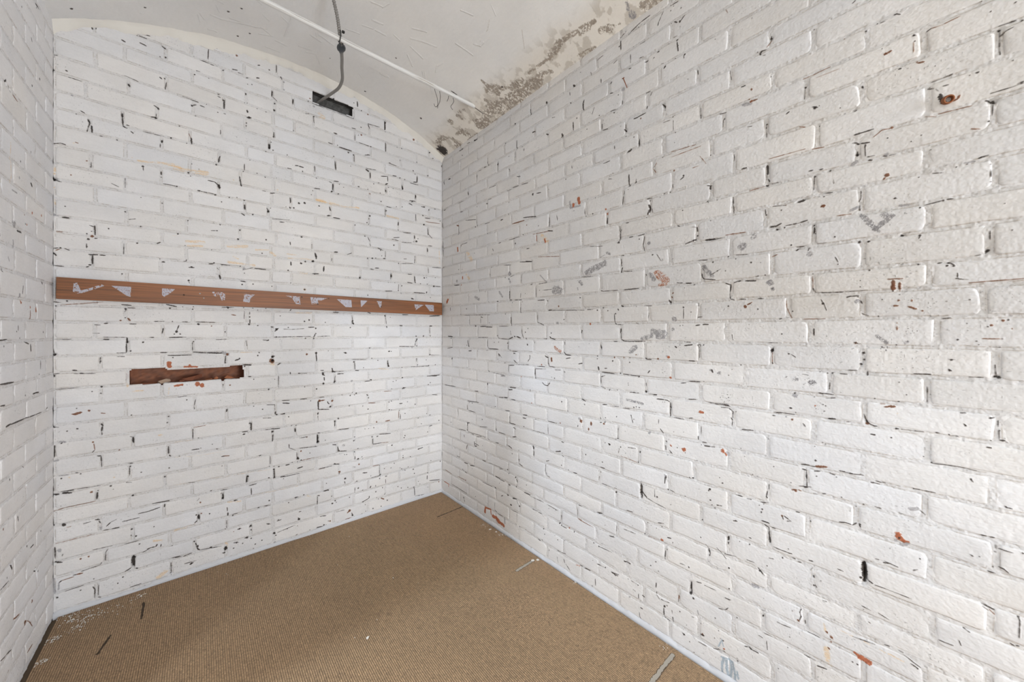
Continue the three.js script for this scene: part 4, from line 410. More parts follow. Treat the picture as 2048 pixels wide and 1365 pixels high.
["b",7.2,2227,325],["b",3.8,2226,310],["d",2.5,2224,316],["o",6.4,2210,357,2213,336],["o",3,2213,359,2243,359],["o",3.3,2246,357,2271,356],["o",14.9,2215,286,2218,254],
["o",10.6,2218,254,2226,242],["b",3.4,2219,291,2223,288],["r",14.1,2288,308,2303,304],["r",6.1,2275,312,2288,308],["d",2.9,2271,285],["d",3.2,2281,285],["d",1.8,2290,452,2308,449],
["d",2.4,2293,444],["d",1.4,2303,416,2307,414],["o",2.8,2294,357,2306,354],["d",1,2271,356,2315,362],["d",1.3,2173,306,2200,306],["d",1.2,2061,233,2083,233],
["d",1.4,2047,216,2059,215],["d",1.2,2069,212,2071,185],["d",2,2124,227],["d",1.1,2164,232,2191,233],["g",3.8,2243,305],["d",1.7,2007,154,2020,159],["d",3.4,2020,159,2028,156],
["d",1.9,2028,156,2047,157],["d",4,1985,88],["d",2.6,2195,220,2216,225],["d",2.3,2100,145],["g",14.5,2034,371],["g",7.2,2030,373,2045,371],["d",2.3,2351,2038,2357,2037],
["d",1.5,2357,2036,2362,2032],["d",2,2320,2035],["d",1.6,2326,2033,2335,2032],["d",3.7,2386,1962],["d",1.7,2383,1963,2390,1959],["d",2.2,2387,1946],["b",0.9,2385,1944,2385,1919],
["d",1.4,2337,1964,2343,1965],["d",1.8,2329,1961],["b",5.8,2335,1944],["b",4.3,2335,1943,2346,1946],["b",3,2391,1891],["b",3,2392,1888,2403,1885],["d",3.4,2361,1890],
["d",1.5,2359,1890,2364,1890],["d",1.5,2421,1864],["d",2,2504,1943],["d",2.6,2537,1941],["d",1.5,2491,1977],["d",1.2,2515,1903,2537,1902],["d",1.5,2531,1903,2538,1902],
["d",4,2516,1894],["d",2,2516,1893,2516,1877],["d",2.7,2517,1879,2523,1885],["d",1,2523,1885,2535,1888],["d",0.8,2516,1876,2516,1849],["d",0.8,2516,1849,2517,1837],
["d",2.9,2546,1896],["d",1.5,2415,1828,2428,1828],["d",1.3,2428,1828,2435,1829],["d",1.8,2435,1829,2448,1830],["d",2.8,2483,1814,2487,1813],["d",1.6,2474,1813],
["d",2.6,2409,1814,2419,1810],["d",1.1,2422,1807,2426,1800],["d",2.6,2412,1816],["d",1.2,2504,1755,2534,1755],["d",1.5,2534,1755,2548,1757],["d",2,2540,1758,2548,1760],
["d",1.4,2433,1808,2442,1807],["d",1.3,2407,1958,2414,1961],["b",1.1,2414,1961,2433,1958],["b",0.9,2434,1959,2460,1962],["d",1.5,2534,1814],["d",7.2,2429,1790,2430,1776],
["d",6.5,2430,1776,2436,1765],["b",3.2,2450,1764,2456,1766],["b",3.5,2456,1766,2459,1773],["d",2,2497,1742,2504,1737],["d",4.7,2504,1737,2509,1732],["d",0.8,2507,1729,2506,1704],
["d",3.4,2501,1692],["b",5,2347,1744],["d",2.3,2339,1719],["d",1.7,2381,1693],["d",1.7,2398,1702],["d",2.6,2413,1660],["g",7.8,2337,1677],["d",1.6,2331,1675,2338,1672],
["d",1.2,2342,1672,2354,1672],["d",2.4,2487,1612,2492,1613],["d",2,2492,1613,2501,1614],["g",3.5,2467,1608,2481,1607],["d",1.7,2470,1604],["d",1.7,2504,1580,2504,1562],
["d",1.3,2504,1552],["d",1.5,2504,1592],["b",8.5,2338,1621],["b",2.7,2331,1612,2335,1616],["d",1.1,2417,1600,2434,1596],["d",1.8,2430,1597],["d",1.9,2394,1598],["d",1.6,2330,1651],
["d",1.6,2454,1603],["b",1.2,2313,1733,2329,1745,2343,1743],["b",2.1,2476,1685,2489,1679],["b",0.9,2426,1744,2477,1740],["b",0.9,2405,1747,2422,1739],["d",3.1,2353,1556],
["d",1.3,2350,1556,2356,1555],["g",4.6,2361,1535,2376,1533],["d",3.3,2396,1520],["d",0.9,2403,1524,2433,1528],["d",2.9,2434,1528],["d",2.1,2440,1529,2449,1528],["d",2,2523,1496],
["d",2,2533,1434],["d",4.6,2365,1456],["d",3.7,2396,1450],["d",1.7,2394,1442,2396,1449],["d",2.2,2397,1438],["d",0.7,2503,1438,2503,1419],["d",5.8,2499,1394],
["d",2.4,2496,1388,2501,1396],["d",1.9,2482,1385,2490,1386],["d",1.6,2425,1375,2432,1376],["d",3.6,2440,1374,2444,1373],["d",3.6,2440,1367],["d",3.9,2450,1365],
["d",1.8,2445,1373,2451,1367],["d",3.3,2393,1377],["g",3.8,2380,1356],["d",1.4,2456,1347,2456,1338],["d",1.8,2453,1334,2457,1335],["d",0.9,2457,1333,2472,1330],
["b",0.9,2473,1322,2548,1324],["b",2.3,2339,1345,2366,1344],["b",6.9,2349,1341,2349,1329],["b",8.5,2347,1324,2351,1323],["b",4.2,2361,1334,2361,1319],["b",2.7,2359,1344],
["k",11.9,2316,1483,2347,1511],["k",7.9,2322,1476],["k",15.6,2334,1516],["b",6.9,2349,1330,2349,1316],["b",3.9,2347,1318,2353,1320],["d",2.3,2349,1313],
["b",3.1,2361,1325,2361,1312],["d",1.9,2361,1303],["b",3.4,2359,1288],["b",4.2,2350,1274,2358,1274],["b",4.1,2376,1271,2390,1264],["b",3.7,2382,1286],["b",3.3,2400,1259],
["d",2,2329,1292],["d",2.5,2439,1280],["d",2.8,2474,1282],["d",1.8,2322,1248],["b",4.3,2521,1232],["d",2.3,2528,1233],["g",3.6,2531,1242],["b",4,2505,1221],["d",2,2500,1218],
["d",1.6,2470,1226],["d",1.7,2471,1209],["d",3.2,2456,1187],["d",2.7,2484,1184],["d",1.5,2487,1176],["b",1.5,2492,1190,2520,1190],["d",2.7,2520,1190],["d",1.2,2507,1171,2517,1171],
["d",3.5,2447,1138],["d",1.6,2443,1139,2452,1139],["d",3.6,2444,1112],["d",1.8,2442,1115,2447,1111],["d",1.9,2366,1110],["d",1.3,2384,1114],["d",2.1,2386,1099,2414,1100],
["d",1,2473,1099,2494,1100],["d",4.7,2510,1104],["d",5,2515,1102],["d",0.7,2510,1130,2511,1108],["d",2.3,2360,1075],["b",3.1,2356,1220,2356,1211],["b",1.9,2356,1229],
["d",1.7,2355,1172],["b",2,2533,1213],["d",0.9,2432,1238,2445,1240],["k",7.9,2319,1195,2338,1176],["k",9.5,2371,1179],["K",24.4,2380,1210],["K",19.5,2334,1162],["d",1.9,2373,1044],
["d",1.6,2413,1050],["d",1.1,2408,1068,2408,1031],["g",2.6,2408,1038,2409,1027],["b",5,2341,1009,2353,1010],["b",2.7,2333,1006,2341,1008],["b",2,2326,1013,2334,1014],
["o",2.7,2357,993],["d",2.4,2315,1026],["d",2.7,2359,1024],["d",1.8,2313,951,2319,952],["d",3.4,2355,953],["d",1.9,2353,952,2359,953],["d",0.8,2364,953,2402,954],
["d",2.2,2422,957,2428,957],["d",1.8,2443,956],["d",1.8,2448,955,2457,955],["d",1.2,2460,1012,2468,1013],["d",2.7,2504,1008],["d",1.5,2502,1007,2509,1009],
["d",1.6,2465,987,2469,982],["d",2.4,2468,983],["d",1.5,2514,1003,2514,990],["d",2,2516,981],["d",1.2,2515,980,2516,960],["d",3.3,2517,959,2523,960],["d",1.5,2523,959,2527,956],
["d",1.7,2504,956],["d",1.9,2498,939,2505,939],["d",2.4,2315,928],["d",3.1,2346,927],["d",1.7,2402,892],["d",2.6,2415,880],["d",0.9,2417,879,2458,882],["d",0.9,2458,882,2484,880],
["d",2.4,2476,858],["d",1.5,2523,965],["d",1.6,2317,804,2327,803],["d",2.4,2327,803,2335,805],["d",1.4,2313,798,2324,797],["d",1.7,2385,806],["d",0.7,2386,806,2421,807],
["d",2,2315,734,2327,733],["d",1.7,2475,858,2479,852],["d",2.4,2478,854],["d",2.3,2523,812,2526,809],["d",1.3,2526,809,2533,809],["g",7.5,2380,752,2391,756],
["d",1.5,2396,754,2405,746],["d",1.9,2490,732,2498,733],["d",1.7,2503,733,2509,734],["d",2.7,2511,718,2511,711],["d",3,2510,702],["d",2.4,2478,678],["d",1,2474,680,2478,678],
["d",2.1,2488,681],["g",3.5,2458,658],["d",2.8,2316,594,2323,595],["d",2.3,2331,591,2341,594],["d",1.4,2334,596,2358,592],["d",1.9,2385,597,2392,603],["d",2,2507,666],
["d",2.3,2515,670,2522,669],["d",1.3,2522,669,2528,663],["d",1.7,2500,653,2510,653],["d",2.3,2547,716],["d",0.7,2513,712,2534,711],["d",2.2,2396,632],["r",11.5,2358,677,2359,671],
["r",9.5,2360,670,2367,665],["r",4.2,2367,665,2376,666],["d",3.8,2360,669],["g",5.8,2354,659],["g",7.6,2364,653,2375,661],["d",2.6,2387,599],["d",1.2,2315,523,2333,524],
["d",0.8,2333,524,2382,523],["d",3.1,2491,573,2499,571],["d",2,2499,571,2509,568],["d",1.5,2492,569,2501,562],["b",1.4,2502,565,2509,558],["d",2.9,2541,572],
["d",1.5,2541,571,2543,564],["d",0.7,2543,564,2542,526],["d",2.3,2531,505,2536,503],["d",1.8,2538,505,2542,507],["d",1.4,2427,447,2435,447],["d",0.9,2435,447,2449,448],
["d",1,2464,500,2474,495],["d",1.2,2458,466,2461,456],["d",1.6,2413,401],["d",1.6,2333,373,2343,375],["d",1.7,2359,375,2367,374],["o",4.7,2341,354,2367,353],
["o",2.4,2324,355,2334,353],["d",1.9,2380,356,2392,352],["d",1.3,2367,370,2397,357],["d",1,2322,451,2341,445],["d",2.6,2392,351],["p",5.2,1936,70,1958,76,1970,74,1974,60],
["p",7,1943,70,1938,44,1938,21,1943,12],["p",8.1,1952,68,1953,37,1959,7],["p",6.9,1964,71,1967,47,1962,12],["p",7.4,1974,57,1979,38,1978,20],["p",5.7,1984,53,1988,31],
["p",3.5,1926,100,1938,131,1942,111],
];
const MARKS_LEFT = [
["d",7.4,495,2008,482,1993],["d",8.7,455,1993],["b",4.4,434,1990,392,1988],["d",8.6,257,2112],["d",9,176,2179],["d",4.9,265,2284,257,2274],["d",5.2,362,2331],["d",5,212,2430],
["d",5.7,369,1793],["g",10.2,384,1733],["d",8.5,274,1748,257,1741],["g",8.5,265,1863],["g",4.4,441,1674,399,1675],["o",5.4,455,1827,452,1692],["r",9.8,257,1643],["r",9.1,157,1658],
["r",7.1,310,1588],["b",4.7,331,1618],["k",22.2,420,1566],["d",5.3,323,1588],["d",5.8,166,2452,221,2439],["g",6.6,434,1508,427,1487],["g",4.8,475,1446,468,1436],["d",6.9,362,1550],
["d",9.4,514,1399],["d",5.1,399,1548,362,1550],["d",3.5,346,1367,354,1338],["g",17.1,377,1330],["r",11.5,362,1308],["d",10.4,147,1396],["r",8.5,274,1295],
["b",5.5,274,1283,274,1253],["r",16.3,212,1289],["d",4,392,1227,392,1210],["d",5,406,1207],["d",6.5,137,1204],["d",3.6,532,1179,482,1181],["d",5.1,377,1184],
["d",4.7,323,1169,290,1162],["d",8.5,274,1159,270,1134],["d",5.3,507,1160],["d",5.2,166,1094,166,1062],["d",6.4,176,1041],["d",4.7,532,1042,427,1038],["d",4.9,248,976,185,974],
["d",5.3,323,980],["d",4.8,495,903,455,905],["d",4.4,455,903,339,900],["d",2.9,339,900,147,891],["d",12.1,87,895],["d",3.6,532,975,495,972],["d",6.7,107,1041],["d",6.5,462,725],
["d",4.7,339,731],["b",6.3,514,585],["d",3.9,399,582,392,562],["d",5.8,166,434],["d",7.1,307,439],["d",4.6,362,458],["d",6.5,455,443,441,423],["d",4.8,495,449],["d",13.8,221,313],
["d",6.4,194,293],["b",7.5,212,246],["b",11,257,214],["b",4.4,427,250,384,241],["b",15.3,323,175],["b",8.5,274,145],["b",3.6,299,172,257,122],["b",4.3,257,55,307,58],
["b",6.5,468,107],["d",4.3,482,416],["d",3.1,532,184,441,159],["d",3.1,532,404,468,399],["d",3.6,274,418,239,415],
];
const MARKS_CEILING = [
["m",46.7,1710,766,1736,827],["m",23.1,1746,828,1759,798],["m",20.7,1747,840,1768,903,1783,971],["m",44.6,1800,964,1832,1045],["m",33.0,1814,1008,1827,1066],
["m",45.4,1809,924,1803,837],["m",59.2,1817,820,1799,761],["m",60.8,1815,742,1791,687],["m",55.9,1800,669,1813,606],["m",58.9,1817,530,1846,600],["m",39.0,1795,528,1826,549],
["m",41.1,1807,375,1831,392],["m",24.5,1792,380,1789,314],["m",37.6,1715,359],["m",28.8,1714,442,1730,451],["m",19.1,1713,520,1705,474],["m",33.9,1765,96,1753,138,1757,192],
["m",14.3,1757,192,1783,227],["m",28.5,1799,249,1843,245],["m",40.5,1846,231,1853,255],["m",20.5,1744,700,1765,721],["m",13.7,1661,777,1697,783],["m",17.1,1848,942,1846,851],
["m",14.3,1843,822,1853,709],["m",12.6,1853,686,1853,543],["m",12.2,1853,463,1853,355],["d",5.4,1532,515,1600,534,1676,576],["b",18.5,1676,576,1702,577],
["d",13.7,1702,577,1719,591],["d",4.4,1720,590,1788,617],["d",4.9,1596,557,1630,568],["d",8.0,1743,855],["d",52.7,1799,56,1834,91],["d",75.0,1811,77],["m",17.6,1772,1378,1776,1423],
["m",8.2,1776,1423,1773,1461],["m",25.4,1813,1463,1824,1504],["m",9.8,1824,1512,1830,1544],["m",13.7,1846,1318,1842,1364,1848,1401],["m",37.2,1827,1657,1849,1710],
["m",20.8,1845,1657],["k",10.9,1790,1604,1810,1598],["k",25.6,1833,1604],["m",53.3,1820,850,1823,931,1822,986],["m",33.6,1777,900,1781,977],["m",38.1,1799,958,1818,1080],
["m",12.2,1770,1041,1774,1192],["m",29.8,1774,1192,1751,1278],["m",17.5,1751,1278,1760,1370,1769,1455],["m",16.9,1801,1097,1824,1157],["m",15.8,1773,1226,1754,1296],
["m",11.1,1835,1319,1849,1405],["m",18.5,1813,1471,1830,1498],["h",2.2,1617,1158,1679,1108],["h",3.7,1784,1001,1814,1071],["u",9.7,906,310,956,295],["u",7.6,875,188,929,198],
["u",8.2,906,383,941,361],["u",9.2,1114,618,1159,630],["u",9.5,1147,572,1192,579],["u",7.0,1087,553,1131,569],["u",8.4,1293,664,1343,696,1403,726],["u",9.9,1315,617,1389,604],
["u",8.2,1274,724,1329,760],["u",8.4,1225,615,1255,607],["u",8.2,681,204,722,217],["u",8.6,772,158,819,150],["u",7.9,1478,590,1463,627,1473,673],
["u",7.1,1521,906,1544,924,1544,953],["u",6.1,939,338,972,330],["u",4.5,793,410,808,360,802,210],["u",7.5,738,76,799,75],["u",6.4,1325,554,1377,506],["u",7.1,1460,830,1548,851],
["u",16.4,1273,306,1310,314],["u",7.2,699,161,754,182],["u",6.2,974,326,1018,313],["u",6.4,911,166,957,182],["u",5.9,1031,473,1091,490],["u",4.4,1140,761,1125,719],
["u",6.5,1074,710,1123,723],["u",5.4,1388,990,1436,1015],["h",2.3,1531,942,1520,1019,1487,1083],["d",6.5,1290,482],["d",8.9,1259,78],["d",12.5,1590,182],["d",5.3,1024,203],
["u",8.9,511,186,548,176,625,192],["u",8.1,625,192,678,201],["u",5.5,469,177,487,139],["u",6.4,526,297,550,289],["u",5.6,579,203,657,202],["u",6.9,500,77,532,73],
["u",5.5,463,164,469,119],["d",8.8,570,246],["d",7.7,617,297],["d",8.4,615,86],["d",7.2,662,138],["d",7.2,284,142],["d",8.7,65,89],
];
// ---------------------------------------------------------------- helpers
function rng(seed) { let a = seed >>> 0; return () => { a = (a + 0x6D2B79F5) >>> 0; let t = a; t = Math.imul(t ^ (t >>> 15), t | 1); t ^= t + Math.imul(t ^ (t >>> 7), t | 61); return ((t ^ (t >>> 14)) >>> 0) / 4294967296; }; }
const R0 = rng(11);
const HT = new Float32Array(65536); { const r = rng(5); for (let i = 0; i < 65536; i++) HT[i] = r(); }
const h2 = (x, y) => HT[((x & 255) + ((y & 255) << 8)) & 65535];
function vn(x, y) {                                          // value noise, 0..1
  const xi = Math.floor(x), yi = Math.floor(y); let u = x - xi, v = y - yi;
  u = u * u * (3 - 2 * u); v = v * v * (3 - 2 * v);
  const a = h2(xi, yi), b = h2(xi + 1, yi), c = h2(xi, yi + 1), d = h2(xi + 1, yi + 1);
  return a + (b - a) * u + (c - a) * v + (a - b - c + d) * u * v;
}
const fbm = (x, y) => 0.5 * vn(x, y) + 0.28 * vn(x * 2.03 + 17, y * 2.03 + 5) + 0.15 * vn(x * 4.1 + 31, y * 4.1 + 11) + 0.07 * vn(x * 8.3 + 3, y * 8.3 + 57);
const clamp = (x, a, b) => x < a ? a : x > b ? b : x;
const smooth = (a, b, x) => { const t = clamp((x - a) / (b - a), 0, 1); return t * t * (3 - 2 * t); };
function tex(data, w, h, srgb) {
  const t = new THREE.DataTexture(data, w, h, THREE.RGBAFormat);
  t.magFilter = THREE.LinearFilter; t.minFilter = THREE.LinearFilter; t.wrapS = t.wrapT = THREE.RepeatWrapping;
  if (srgb) t.colorSpace = THREE.SRGBColorSpace;
  t.needsUpdate = true; return t;
}
function shadow(o) { o.traverse(m => { if (m.isMesh) { m.castShadow = true; m.receiveShadow = true; } }); return o; }
function mesh(name, geometry, material, parent) { const m = new THREE.Mesh(geometry, material); m.name = name; m.castShadow = m.receiveShadow = true; if (parent) parent.add(m); return m; }
const taken = {};
function numbered(name) { const n = taken[name] = (taken[name] ?? -1) + 1; return n ? name + '_' + String(n).padStart(3, '0') : name; }
function top(o, label, category, kind, group) { o.name = numbered(o.name); o.userData.label = label; o.userData.category = category; if (kind) o.userData.kind = kind; if (group) o.userData.group = group; scene.add(o); return o; }
function group(name) { const g = new THREE.Group(); g.name = name; return g; }
function box(x0, x1, y0, y1, z0, z1) { const g = new THREE.BoxGeometry(x1 - x0, y1 - y0, z1 - z0); g.translate((x0 + x1) / 2, (y0 + y1) / 2, (z0 + z1) / 2); return g; }
const std = (c, r = 0.85, extra = {}) => new THREE.MeshStandardMaterial({ color: c, roughness: r, ...extra });
const vaultY = x => 2.512 + 0.238 * (1 - Math.pow(Math.abs(2 * clamp(x, 0, W) / W - 1), 2.2));
function inPoly(p, x, y) { let c = false; for (let i = 0, j = p.length - 1; i < p.length; j = i++) { const [xi, yi] = p[i], [xj, yj] = p[j]; if ((yi > y) !== (yj > y) && x < (xj - xi) * (y - yi) / (yj - yi) + xi) c = !c; } return c; }

// ---------------------------------------------------------------- painted surfaces: colour and relief drawn in metres
const INK = {                                                // sRGB colour, opacity, depth of the chip in mm
  d: [56, 49, 45, 0.9, -1.4], b: [112, 70, 48, 0.9, -0.9], r: [168, 96, 66, 0.95, -0.7], g: [158, 155, 157, 0.8, -0.1],
  k: [134, 131, 133, 0.85, -0.05], K: [92, 88, 88, 0.85, -0.5], s: [160, 92, 62, 0.85, -0.4], o: [226, 184, 132, 0.5, 0],
  p: [158, 170, 180, 0.85, 0.1], m: [158, 146, 133, 0.9, -1.2], u: [0, 0, 0, 0, 1.6], h: [150, 134, 118, 0.34, -0.25],
};
class Paint {
  constructor(w, h, ppm) { this.w = w; this.h = h; this.ppm = ppm; this.nx = Math.round(w * ppm); this.ny = Math.round(h * ppm); this.c = new Uint8ClampedArray(this.nx * this.ny * 4); this.z = new Float32Array(this.nx * this.ny); }
  stroke(type, wmm, pts) {                                   // pts in mm
    const [cr, cg, cb, op, dep] = INK[type], P = this.ppm / 1000, r = Math.max(wmm * 0.5, 0.55 / P * 0.9);
    const speck = 'kKs'.includes(type), soft = type === 'o', thin = wmm < 3.2 && type !== 'u', taper = (type === 'd' || type === 'b') && pts.length === 4;
    for (let i = 0; i < Math.max(1, pts.length / 2 - 1); i++) {
      const x0 = pts[2 * i], y0 = pts[2 * i + 1], x1 = pts[2 * i + 2] ?? x0, y1 = pts[2 * i + 3] ?? y0;
      const m = r * 1.6 + 1.5;
      const ax = Math.max(0, Math.floor((Math.min(x0, x1) - m) * P)), bx = Math.min(this.nx - 1, Math.ceil((Math.max(x0, x1) + m) * P));
      const ay = Math.max(0, Math.floor((Math.min(y0, y1) - m) * P)), by = Math.min(this.ny - 1, Math.ceil((Math.max(y0, y1) + m) * P));
      const dx = x1 - x0, dy = y1 - y0, L2 = dx * dx + dy * dy;
      for (let iy = ay; iy <= by; iy++) for (let ix = ax; ix <= bx; ix++) {
        const x = (ix + 0.5) / P, y = (iy + 0.5) / P;
        const t = L2 ? clamp(((x - x0) * dx + (y - y0) * dy) / L2, 0, 1) : 0;
        const dist = Math.hypot(x - x0 - t * dx, y - y0 - t * dy);
        const f1 = wmm > 14 ? 0.09 : 0.33;
        const n = 0.55 * vn(x * f1 + 7, y * f1) + 0.45 * vn(x * 0.7, y * 0.7 + 9);
        const tp = taper ? 0.45 + 0.62 * Math.sqrt(Math.max(0, 4 * t * (1 - t))) : 1;
        const rr = r * (0.42 + 1.15 * n) * tp + 0.1;
        let a = smooth(rr + 0.75 / P, rr - 0.55 / P, dist);
        if (a <= 0) continue;
        if (soft) a *= smooth(0.28, 0.62, vn(x * 0.03, y * 0.2) * 0.6 + vn(x * 0.3, y * 0.6) * 0.4) * smooth(rr * 1.02, rr * 0.5, dist);
        if (type === 'k') a *= smooth(0.34, 0.5, vn(x * 0.2, y * 0.2) * 0.4 + vn(x * 0.9, y * 0.9) * 0.6);
        if (type === 's') a *= smooth(0.44, 0.54, vn(x * 0.25, y * 0.25) * 0.4 + vn(x * 0.8, y * 0.8) * 0.6);
        if (type === 'K') a *= smooth(0.72, 0.8, vn(x * 0.36, y * 0.36) * 0.7 + vn(x * 0.8, y * 0.8) * 0.3);
        if (type === 'm') a *= smooth(0.36, 0.5, vn(x * 0.12, y * 0.12) * 0.55 + vn(x * 0.4, y * 0.4) * 0.45);
        if (type === 'h') a *= smooth(0.42, 0.66, vn(x * 0.035 + 40, y * 0.035) * 0.6 + vn(x * 0.22, y * 0.22) * 0.4);
        else if (thin) a *= 0.45 + 0.55 * smooth(0.25, 0.5, vn(x * 0.1 + 3, y * 0.1));
        const k = iy * this.nx + ix, q = k * 4;
        if (op) { const o = a * op, v = 0.86 + 0.28 * vn(x * 0.5, y * 0.5); this.c[q] += (cr * v - this.c[q]) * o; this.c[q + 1] += (cg * v - this.c[q + 1]) * o; this.c[q + 2] += (cb * v - this.c[q + 2]) * o; }
        this.z[k] += (dep - this.z[k] * 0.5) * a * (type === 'h' ? 0.6 : 1);
      }
    }
  }
  all(marks) { for (const t of 'oukmgsphrbKd') for (const m of marks) if (m[0] === t) this.stroke(t, m[1], m.slice(2)); }
  material(rough, relief = 0.004) {
    const b = new Uint8Array(this.nx * this.ny * 4), half = relief * 500;
    for (let i = 0; i < this.z.length; i++) { const v = clamp(Math.round((this.z[i] / half * 0.5 + 0.5) * 255), 0, 255); b[4 * i] = b[4 * i + 1] = b[4 * i + 2] = v; b[4 * i + 3] = 255; }
    return new THREE.MeshStandardMaterial({ map: tex(new Uint8Array(this.c.buffer), this.nx, this.ny, true), bumpMap: tex(b, this.nx, this.ny, false), bumpScale: relief, roughness: rough });
  }
}

// ---------------------------------------------------------------- brick walls
const LS = 2.5145, NC = COURSE_LEFT.length - 1;
const bedOf = {
  back: (i, s) => (COURSE_LEFT[i] + (COURSE_CORNER[i] - COURSE_LEFT[i]) * s / W) / 1000,
  right: (i, s) => (COURSE_CORNER[i] + (COURSE_FAR[i] - COURSE_CORNER[i]) * s / LS) / 1000,
  left: (i, s) => COURSE_LEFT[i] / 1000,
};
function paintWall(len, height, bed, joints, marks, seed, warm, bright) {
  const ppm = Math.min(740, 2047 / Math.max(len, height)), P = new Paint(len, height, ppm);
  for (let ix = 0; ix < P.nx; ix++) {
    const s = (ix + 0.5) / ppm, beds = []; for (let i = 0; i <= NC; i++) beds.push(bed(i, s));
    const idx = joints.map(j => { let k = 0; while (k < j.length && s * 1000 > j[k]) k++; return k; });
    let c = NC - 1;
    for (let iy = 0; iy < P.ny; iy++) {
      const y = (iy + 0.5) / ppm; while (c > 0 && y > beds[c]) c--;
      const k = idx[c], hb = h2(c * 13 + seed, k * 29 + seed * 3), hc = h2(c * 7 + 91 + seed, k * 17 + 5);
      const j = joints[c], e0 = k ? s * 1000 - j[k - 1] : 99, e1 = k < j.length ? j[k] - s * 1000 : 99;
      const edge = Math.min(e0, e1, (beds[c] - y) * 1000, (y - beds[c + 1]) * 1000);
      const mortar = smooth(7, 4.5, edge + 3 * (vn(s * 160, y * 160) - 0.5));
      const A = fbm(s * 2.2 + seed, y * 2.2) - 0.5, B = fbm(s * 9 + 40, y * 13 + seed) - 0.5, C = vn(s * 60, y * 320) - 0.5, D = vn(s * 330, y * 330) - 0.5;
      let L = bright + 14 * A + 13 * B + 3.5 * C + 4 * D + (hb - 0.5) * 7 * (1 - mortar);
      const tint = warm + 9 * A + 8 * (fbm(s * 5 + 9, y * 6 + seed) - 0.5) + (hc - 0.5) * 6 * (1 - mortar);
      L -= mortar * (3 + 9 * vn(s * 240 + 8, y * 240));
      const dirt = smooth(0.86, 0.97, vn(s * 300 + 70, y * 300)) * smooth(0.5, 0.75, fbm(s * 6 + 3, y * 8 + 60)) + mortar * 0.5 * smooth(0.82, 0.95, vn(s * 260 + 170, y * 260));
      L -= 55 * dirt;
      const q = (iy * P.nx + ix) * 4;
      P.c[q] = L + 0.2 * tint; P.c[q + 1] = L - 2 - 0.1 * tint; P.c[q + 2] = L - 2 - 0.6 * tint; P.c[q + 3] = 255;
      P.z[iy * P.nx + ix] = 0.55 * (vn(s * 150, y * 150) - 0.5) + 0.35 * D + 0.9 * B + mortar * (1.1 * (vn(s * 210 + 5, y * 210) - 0.5)) + 0.25 * C - 0.5 * dirt;
    }
  }
  // hairline cracks where the paint has parted along brick edges, broken and irregular
  for (let c = 0; c < NC; c++) for (let k = 0; k <= joints[c].length; k++) {
    const a = (k ? joints[c][k - 1] : 0) + 5, b = (k < joints[c].length ? joints[c][k] : len * 1000) - 5;
    const yt = s => bed(c, s / 1000) * 1000 - 5, yb = s => bed(c + 1, s / 1000) * 1000 + 5;
    if (b - a < 20) continue;
    const wob = (y0, off) => { const q = []; for (let x = a + 4; x <= b - 4; x += 14) q.push(x, y0(x) + off + 5 * (fbm(x * 0.02 + c, k * 3.3 + off) - 0.5)); return q; };
    P.stroke('h', 1.7, wob(yb, -1)); P.stroke('h', 1.3, wob(yt, 1));
    P.stroke('h', 1.4, [a + 3 * (h2(c, k) - 0.5), yb(a) + 6, a + 3 * (h2(c + 9, k) - 0.5), yt(a) - 6]); P.stroke('h', 1.2, [b, yb(b) + 6, b + 3 * (h2(c + 5, k) - 0.5), yt(b) - 6]);
  }
  P.all(marks);
  return P;
}
